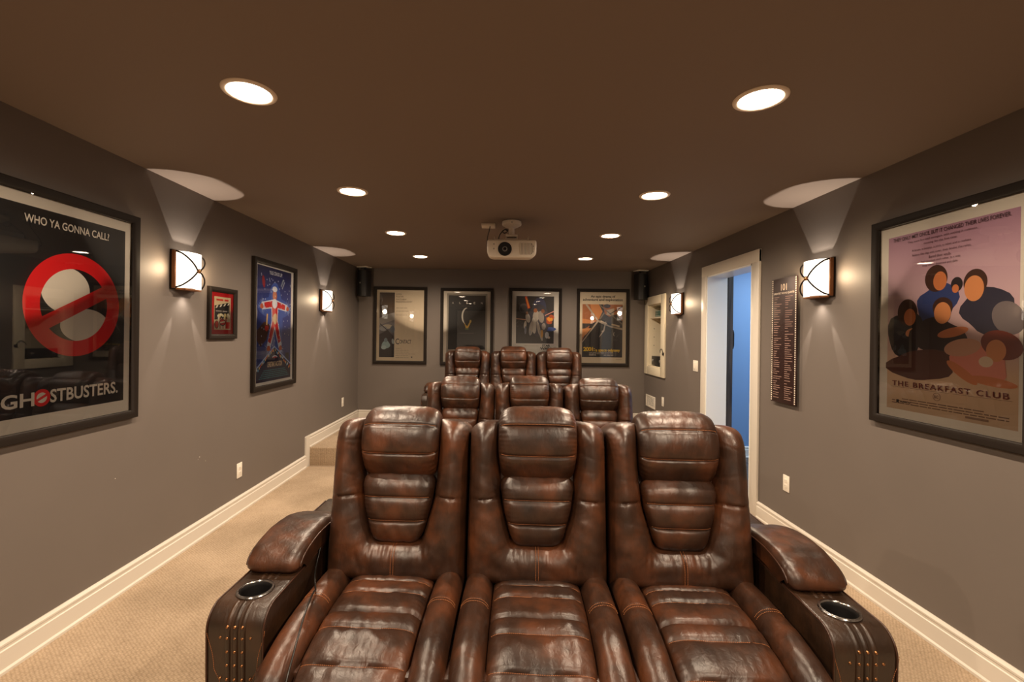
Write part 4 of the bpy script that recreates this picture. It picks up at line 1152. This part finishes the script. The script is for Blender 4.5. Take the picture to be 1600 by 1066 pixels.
# ------------------------------------------------------------------ tall quote sign (right wall): thin panel that stands off the wall
sg = empty('quote_sign', wall_loc('R', 3.398, 1.463), WALLROT['R'], 'tall narrow dark film-strip sign with white edge holes between doorway and sconce', 'sign')
SGM = plain('dark_sign_board', rgb(46, 28, 26), 0.4)
MB().bbox(-0.150, 0.150, -0.468, 0.468, 0.020, 0.028, 0.0015).build('board', SGM, sg, 30)
MB().bbox(-0.10, 0.10, -0.38, 0.38, 0.0, 0.020, 0.001).build('standoff', BLACKM, sg, 30)
ph = MB()
for s in (-1, 1):
    for k in range(58):
        yy = -0.455 + k * 0.0160; x0 = s * 0.139
        ph.box(x0 - 0.0055, x0 + 0.0055, yy - 0.0045, yy + 0.0045, 0.028, 0.0284)
pe = ph.build('film_holes', plain('film_hole_white', rgb(226, 214, 196), 0.6), sg); pe['kind'] = 'stuff'
P = Print(0.0282, 0.0)
q2 = random.Random(9)
for col, x0 in ((0, -0.118), (1, 0.018)):
    yy = 0.325
    while yy > -0.44:
        P.rect(x0, x0 + q2.uniform(0.03, 0.10), yy, yy + 0.0052, rgb(140, 112, 102))
        yy -= 0.0155 if q2.random() < 0.75 else 0.022
P.build(sg, 'small_print')
lettering('101', sg, -0.035, 0.035, 0.375, 0.425, 0.0284, rgb(226, 206, 180), 0.01)
lettering('GREATEST MOVIE QUOTES', sg, -0.122, 0.122, 0.346, 0.362, 0.0284, rgb(226, 210, 190), 0.01)

# ------------------------------------------------------------------ media niche (right wall, far)
ni = empty('media_niche', (WX, 6.315, 1.4925), WALLROT['R'], 'cream framed recessed media niche in wall beside far sconce', 'niche')
# local: x = -(Y-6.315), y = z-1.4925, z = out of wall (towards the room)
f = MB()
ox, oy, ix, iy = 0.41, 0.552, 0.27, 0.4375
f.bbox(-ox, -ix, -oy, oy, 0.0, 0.022, 0.002); f.bbox(ix, ox, -oy, oy, 0.0, 0.022, 0.002)
f.bbox(-ix - 0.001, ix + 0.001, iy, oy, 0.0, 0.0218, 0.002); f.bbox(-ix - 0.001, ix + 0.001, -oy, -iy, 0.0, 0.0218, 0.002)
f.build('frame', CREAM, ni, 30)
dp = 0.44
f = MB()
f.box(-ix, -ix + 0.012, -iy, iy, -dp, 0.001); f.box(ix - 0.012, ix, -iy, iy, -dp, 0.001)
f.box(-ix, ix, iy - 0.012, iy, -dp, 0.001); f.box(-ix, ix, -iy, -iy + 0.012, -dp, 0.001); f.box(-ix, ix, -iy, iy, -dp - 0.012, -dp)
f.build('cabinet_body', CREAM, ni)
MB().bbox(-ix + 0.012, ix - 0.012, 0.245, 0.262, -dp, -0.02, 0.001).build('shelf', CREAM, ni)
for yy in (0.10, -0.02, -0.14):
    for zz in (-0.07,):
        MB().lathe([(0.006, -0.0005), (0.006, 0.0008)], (-ix + 0.0125, yy, zz), 'x', 12).build('peg_hole', BLACKP, ni)
# contents stand in the niche: separate things in world space
def niche_pt(lx, ly, lz): return (WX - lz, 6.315 - lx, 1.4925 + ly)
cols = [rgb(60, 92, 86), rgb(140, 160, 150), rgb(44, 84, 72), rgb(120, 140, 128), rgb(70, 104, 96), rgb(150, 164, 150)]
zz = 0.262
for i in range(6):
    t = 0.0155
    x0, y0, z0 = niche_pt(-0.05, zz, -0.06)
    b = MB().bbox(x0, x0 + 0.19, y0, y0 + 0.135, z0 + 0.0003, z0 + t, 0.0015)
    o = b.build('disc_case', plain('case_%d' % i, cols[i], 0.3), None, 30)
    tag(o, ['green disc case lying lowest in the stack on the niche shelf', 'pale disc case second from the bottom of the niche stack', 'dark green disc case third from bottom in the niche stack', 'grey-green disc case fourth from bottom in the niche stack', 'green disc case just under the topmost in niche stack', 'pale disc case lying topmost on the niche stack'][i], 'case', 'disc cases on the niche shelf')
    zz += t + 0.0002
x0, y0, z0 = niche_pt(-0.245, -iy + 0.012, -0.035)
rc = empty('media_receiver', (x0 + 0.17, 6.335, z0), (0, 0, 0), 'black stereo receiver standing on the floor of the cream niche', 'receiver')
MB().bbox(-0.17, 0.17, -0.205, 0.205, 0.012, 0.135, 0.004).build('body', BLACKP, rc, 30)
MB().bbox(-0.176, -0.168, -0.207, 0.207, 0.012, 0.137, 0.002).build('front_panel', BLACKM, rc, 30)
for yk in (-0.15, 0.15): MB().lathe([(0.02, 0), (0.019, -0.012), (0.004, -0.014)], (-0.176, yk, 0.075), 'x', 20).build('knob', GREY, rc, 40)
for a in (-0.13, 0.13):
    for bq in (-0.17, 0.17): MB().lathe([(0.012, 0.0), (0.014, 0.013)], (a, bq, 0), n=12).build('foot', BLACKP, rc)
for k in range(6): MB().box(-0.1 + 0.035 * k, -0.085 + 0.035 * k, 0.2049, 0.206, 0.06, 0.11).build('side_slot', GREY, rc)
cq, _ = catmull([(WX - 0.018, 6.06, 1.265), (WX - 0.03, 6.03, 1.30), (WX - 0.028, 5.985, 1.318), (WX - 0.03, 5.95, 1.30), (WX - 0.027, 5.925, 1.262)], 30)
cb = MB().tube(cq, 0.004, 8); cb.bbox(WX - 0.034, WX - 0.0222, 5.905, 5.945, 1.235, 1.272, 0.003)
tag(cb.build('sensor_cable', CORD, None, 40), 'short black cable curling out over the edge of the cream niche', 'cable')

# ------------------------------------------------------------------ switches, outlets, vent
def outlet(side, a, z, label, kind='outlet'):
    o = empty('wall_outlet' if kind == 'outlet' else 'light_switch', wall_loc(side, a, z), WALLROT[side], label, 'outlet' if kind == 'outlet' else 'switch', 'wall outlets' if kind == 'outlet' else None)
    w = 0.036 if kind == 'outlet' else 0.060
    MB().bbox(-w, w, -0.060, 0.060, 0, 0.006, 0.0025).build('cover_plate', PLATE, o, 40)
    if kind == 'outlet':
        for s in (-1, 1):
            MB().bbox(-0.0165, 0.0165, s * 0.0195 - 0.0145, s * 0.0195 + 0.0145, 0.005, 0.0078, 0.002).build('socket', PLATE, o, 40)
            for dx in (-0.006, 0.006): MB().box(dx - 0.001, dx + 0.001, s * 0.0195 - 0.002, s * 0.0195 + 0.006, 0.0077, 0.0081).build('slot', BLACKP, o)
    else:
        for s in (-1, 1):
            MB().bbox(s * 0.025 - 0.016, s * 0.025 + 0.016, -0.034, 0.034, 0.005, 0.010, 0.002).build('rocker', PLATE, o, 40)
            MB().box(s * 0.025 - 0.004, s * 0.025 + 0.004, -0.048, -0.043, 0.0059, 0.0068).build('button', BLACKP, o)
    return o
outlet('L', 3.715, 0.345, 'white wall outlet low on wall under the small popcorn picture')
outlet('L', 6.12, 0.545, 'white wall outlet low on wall near the back corner by platform')
outlet('R', 3.38, 0.402, 'white wall outlet low on wall below the tall quote sign')
outlet('R', 5.985, 0.625, 'small white wall outlet beside the air vent below cream niche')
outlet('R', 4.985, 1.165, 'wide ivory light switch plate between the doorway and niche', 'switch')
ve = empty('air_vent', wall_loc('R', 6.47, 0.555), WALLROT['R'], 'white slatted air vent grille low on wall under the cream niche', 'vent')
f = MB()
for a in ((-0.195, 0.195, 0.062, 0.085), (-0.195, 0.195, -0.085, -0.062), (-0.195, -0.172, -0.062, 0.062), (0.172, 0.195, -0.062, 0.062)):
    f.bbox(a[0], a[1], a[2], a[3], 0, 0.010, 0.002)
f.build('frame', PLATE, ve, 30)
MB().box(-0.172, 0.172, -0.062, 0.062, 0.0, 0.001).build('duct', BLACKM, ve)
for k in range(9):
    yy = -0.056 + 0.014 * k
    MB().prism([(yy - 0.003, 0.008), (yy + 0.003, 0.0065), (yy + 0.003, 0.003), (yy - 0.003, 0.0045)], 'x', -0.172, 0.172).build('slat', PLATE, ve)
for k in range(5):
    MB().box(-0.1425 + 0.07 * k, -0.1375 + 0.07 * k, -0.062, 0.062, 0.002, 0.009).build('rib', PLATE, ve)

# ------------------------------------------------------------------ corner speakers
for s, lab in ((-1, 'tall black corner speaker above cream poster at the blue poster wall'), (1, 'tall black corner speaker high up beside the cream media niche')):
    o = empty('corner_speaker', (s * 2.015, 6.62, 2.01), (0, 0, R(18 * s)), lab, 'speaker', 'corner speakers')
    pr = []
    for k in range(13):
        a = PI * k / 12; pr.append((0.078 * math.cos(PI + a), -0.03 - 0.06 * math.sin(a)))
    pr += [(0.078, 0.06), (-0.078, 0.06)]
    MB().prism(pr, 'z', 0.0, 0.375).build('cabinet', SPK, o, 40)
    gp = [(p_[0] * 0.93, p_[1] - 0.004) for p_ in pr[:13]]
    MB().prism(gp, 'z', 0.02, 0.355).build('grille', BLACKM, o, 40)
    MB().lathe([(0.012, 0.0), (0.009, -0.003), (0.002, -0.004)], (0.0, -0.0945, 0.19), 'y', 16).build('badge', GREY, o, 40)
    MB().tube([(0, 0.03, 0.37), (0, 0.03, 0.43)], 0.014, 10).build('mount_post', BLACKM, o, 40)
    MB().bbox(-0.085, 0.085, -0.06, 0.075, 0.418, 0.43, 0.002).build('mount_plate', PLATE, o, 30)

# ------------------------------------------------------------------ ceiling projector
pj = empty('ceiling_projector', (0.072, 3.68, 2.100), (0, 0, 0), 'white projector hung from the ceiling on a round-plate mount', 'projector')
W2, H2, D2 = 0.200, 0.152, 0.34
def rrect(w, h, r, n=6, rb=None):
    pts = []
    for cx, cz, a0, rr in ((w - r, h - r, 0, r), (-w + r, h - r, 90, r), (-w + (rb or r), (rb or r), 180, rb or r), (w - (rb or r), (rb or r), 270, rb or r)):
        for k in range(n + 1):
            a = R(a0 + 90 * k / n); pts.append((cx + rr * math.cos(a), cz + rr * math.sin(a)))
    return pts
bm = bmesh.new()
pr = rrect(W2, H2, 0.018, 6, 0.055)
vs0 = [bm.verts.new((x_, 0.0, z_)) for x_, z_ in pr]; bm.faces.new(vs0)
ex = bmesh.ops.extrude_face_region(bm, geom=bm.faces[:])
bk = [v for v in ex['geom'] if isinstance(v, bmesh.types.BMVert)]
bmesh.ops.translate(bm, verts=bk, vec=(0, D2, 0))
for v in bk: v.co.z = 0.042 + v.co.z * (H2 - 0.042) / H2
bmesh.ops.recalc_face_normals(bm, faces=bm.faces[:])
ed = [e for e in bm.edges if any(len(f.verts) > 8 for f in e.link_faces)]
bmesh.ops.bevel(bm, geom=ed, offset=0.016, segments=4, affect='EDGES', profile=0.5)
MB().bm(bm).build('body', PROJ, pj, 40)
lx, lz = -0.056, 0.073
MB().lathe([(0.056, 0.01), (0.056, -0.004), (0.052, -0.007), (0.049, -0.002)], (lx, 0, lz), 'y', 40).build('lens_ring', BLACKP, pj, 40)
MB().lathe([(0.049, 0.0), (0.046, -0.003), (0.030, -0.001), (0.024, -0.003), (0.023, -0.006), (0.017, -0.006)], (lx, 0, lz), 'y', 40).build('lens_barrel', BLACKM, pj, 30)
MB().lathe([(0.020, -0.0045), (0.020, -0.008), (0.016, -0.0085), (0.014, -0.006)], (lx, 0, lz), 'y', 30).build('lens_collar', GREY, pj, 30)
MB().lathe([(0.014, -0.0045), (0.011, -0.007), (0.005, -0.0085), (0.001, -0.009)], (lx, 0, lz), 'y', 24).build('lens', plain('lens_glass', (0.01, 0.01, 0.014), 0.05), pj, 60)
gpts = [(0.066, 0.030), (0.155, 0.030), (0.175, 0.05), (0.182, 0.075), (0.176, 0.10), (0.16, 0.122), (0.066, 0.122)]
MB().prism(gpts, 'y', -0.0012, 0.002).build('vent_backing', GREY, pj)
for k in range(10):
    xx = 0.069 + 0.0118 * k
    hi = 0.122 if xx < 0.155 else 0.122 - (xx - 0.155) * 1.5; lo = 0.030 if xx < 0.15 else 0.030 + (xx - 0.15) * 1.0
    MB().bbox(xx - 0.0036, xx + 0.0036, -0.005, 0.001, lo, hi, 0.001, 1).build('vent_slat', PROJ, pj)
for zk in (0.075, 0.112): MB().lathe([(0.006, 0.0), (0.005, -0.0012), (0.001, -0.0015)], (-0.145, 0.0, zk), 'y', 12).build('button', GREY, pj)
m_ = MB()
m_.bbox(-0.145, 0.135, 0.09, 0.13, 0.158, 0.172, 0.003); m_.bbox(-0.145, 0.135, 0.21, 0.25, 0.158, 0.172, 0.003)
for sx in (-0.148, 0.130): m_.bbox(sx, sx + 0.008, 0.08, 0.26, 0.150, 0.192, 0.002)
m_.bbox(-0.052, 0.050, 0.09, 0.25, 0.170, 0.180, 0.002); m_.bbox(-0.05, 0.05, 0.10, 0.24, 0.196, 0.214, 0.004)
for sx in (-0.05, 0.04): m_.bbox(sx, sx + 0.01, 0.11, 0.23, 0.175, 0.20, 0.002)
m_.build('mount_bracket', PROJ, pj, 30)
MB().lathe([(0.025, 0.205), (0.024, 0.285)], (0.0, 0.17, 0), n=24).build('mount_pole', PROJ, pj, 40)
MB().lathe([(0.026, 0.278), (0.055, 0.290), (0.080, 0.304), (0.083, 0.315), (0.080, 0.3345), (0.002, 0.335)], (0.0, 0.17, 0), n=40).build('ceiling_plate', PROJ, pj, 40)
MB().lathe([(0.006, 0.0), (0.004, -0.003), (0.001, -0.004)], (0.0, 0.0875, 0.312), 'y', 10).build('screw', GREY, pj)
cc, _ = catmull([(-0.03, 0.25, 0.27), (-0.055, 0.24, 0.285), (-0.075, 0.22, 0.26), (-0.055, 0.2, 0.245), (-0.03, 0.2, 0.27), (-0.06, 0.22, 0.28), (-0.10, 0.25, 0.24), (-0.11, 0.3, 0.19), (-0.08, 0.338, 0.12)], 50)
MB().tube(cc, 0.0045, 8).build('cable', CORD, pj, 50)
# wall-box plate on the ceiling with its own cable down to the projector
jp = empty('ceiling_cable_plate', (-0.128, 3.98, ZC), (0, 0, 0), 'small white cable plate on ceiling beside the projector mount', 'cable plate')
MB().bbox(-0.06, 0.06, -0.055, 0.055, -0.022, 0.0, 0.004).build('cover_plate', PROJ, jp, 40)
cc, _ = catmull([(0.015, -0.03, -0.02), (0.008, -0.035, -0.06), (-0.006, -0.02, -0.11), (-0.012, 0.02, -0.16), (0.0, 0.06, -0.215), (0.045, 0.06, -0.245)], 30)
MB().tube(cc, 0.004, 8).build('cable', CORD, jp, 50)
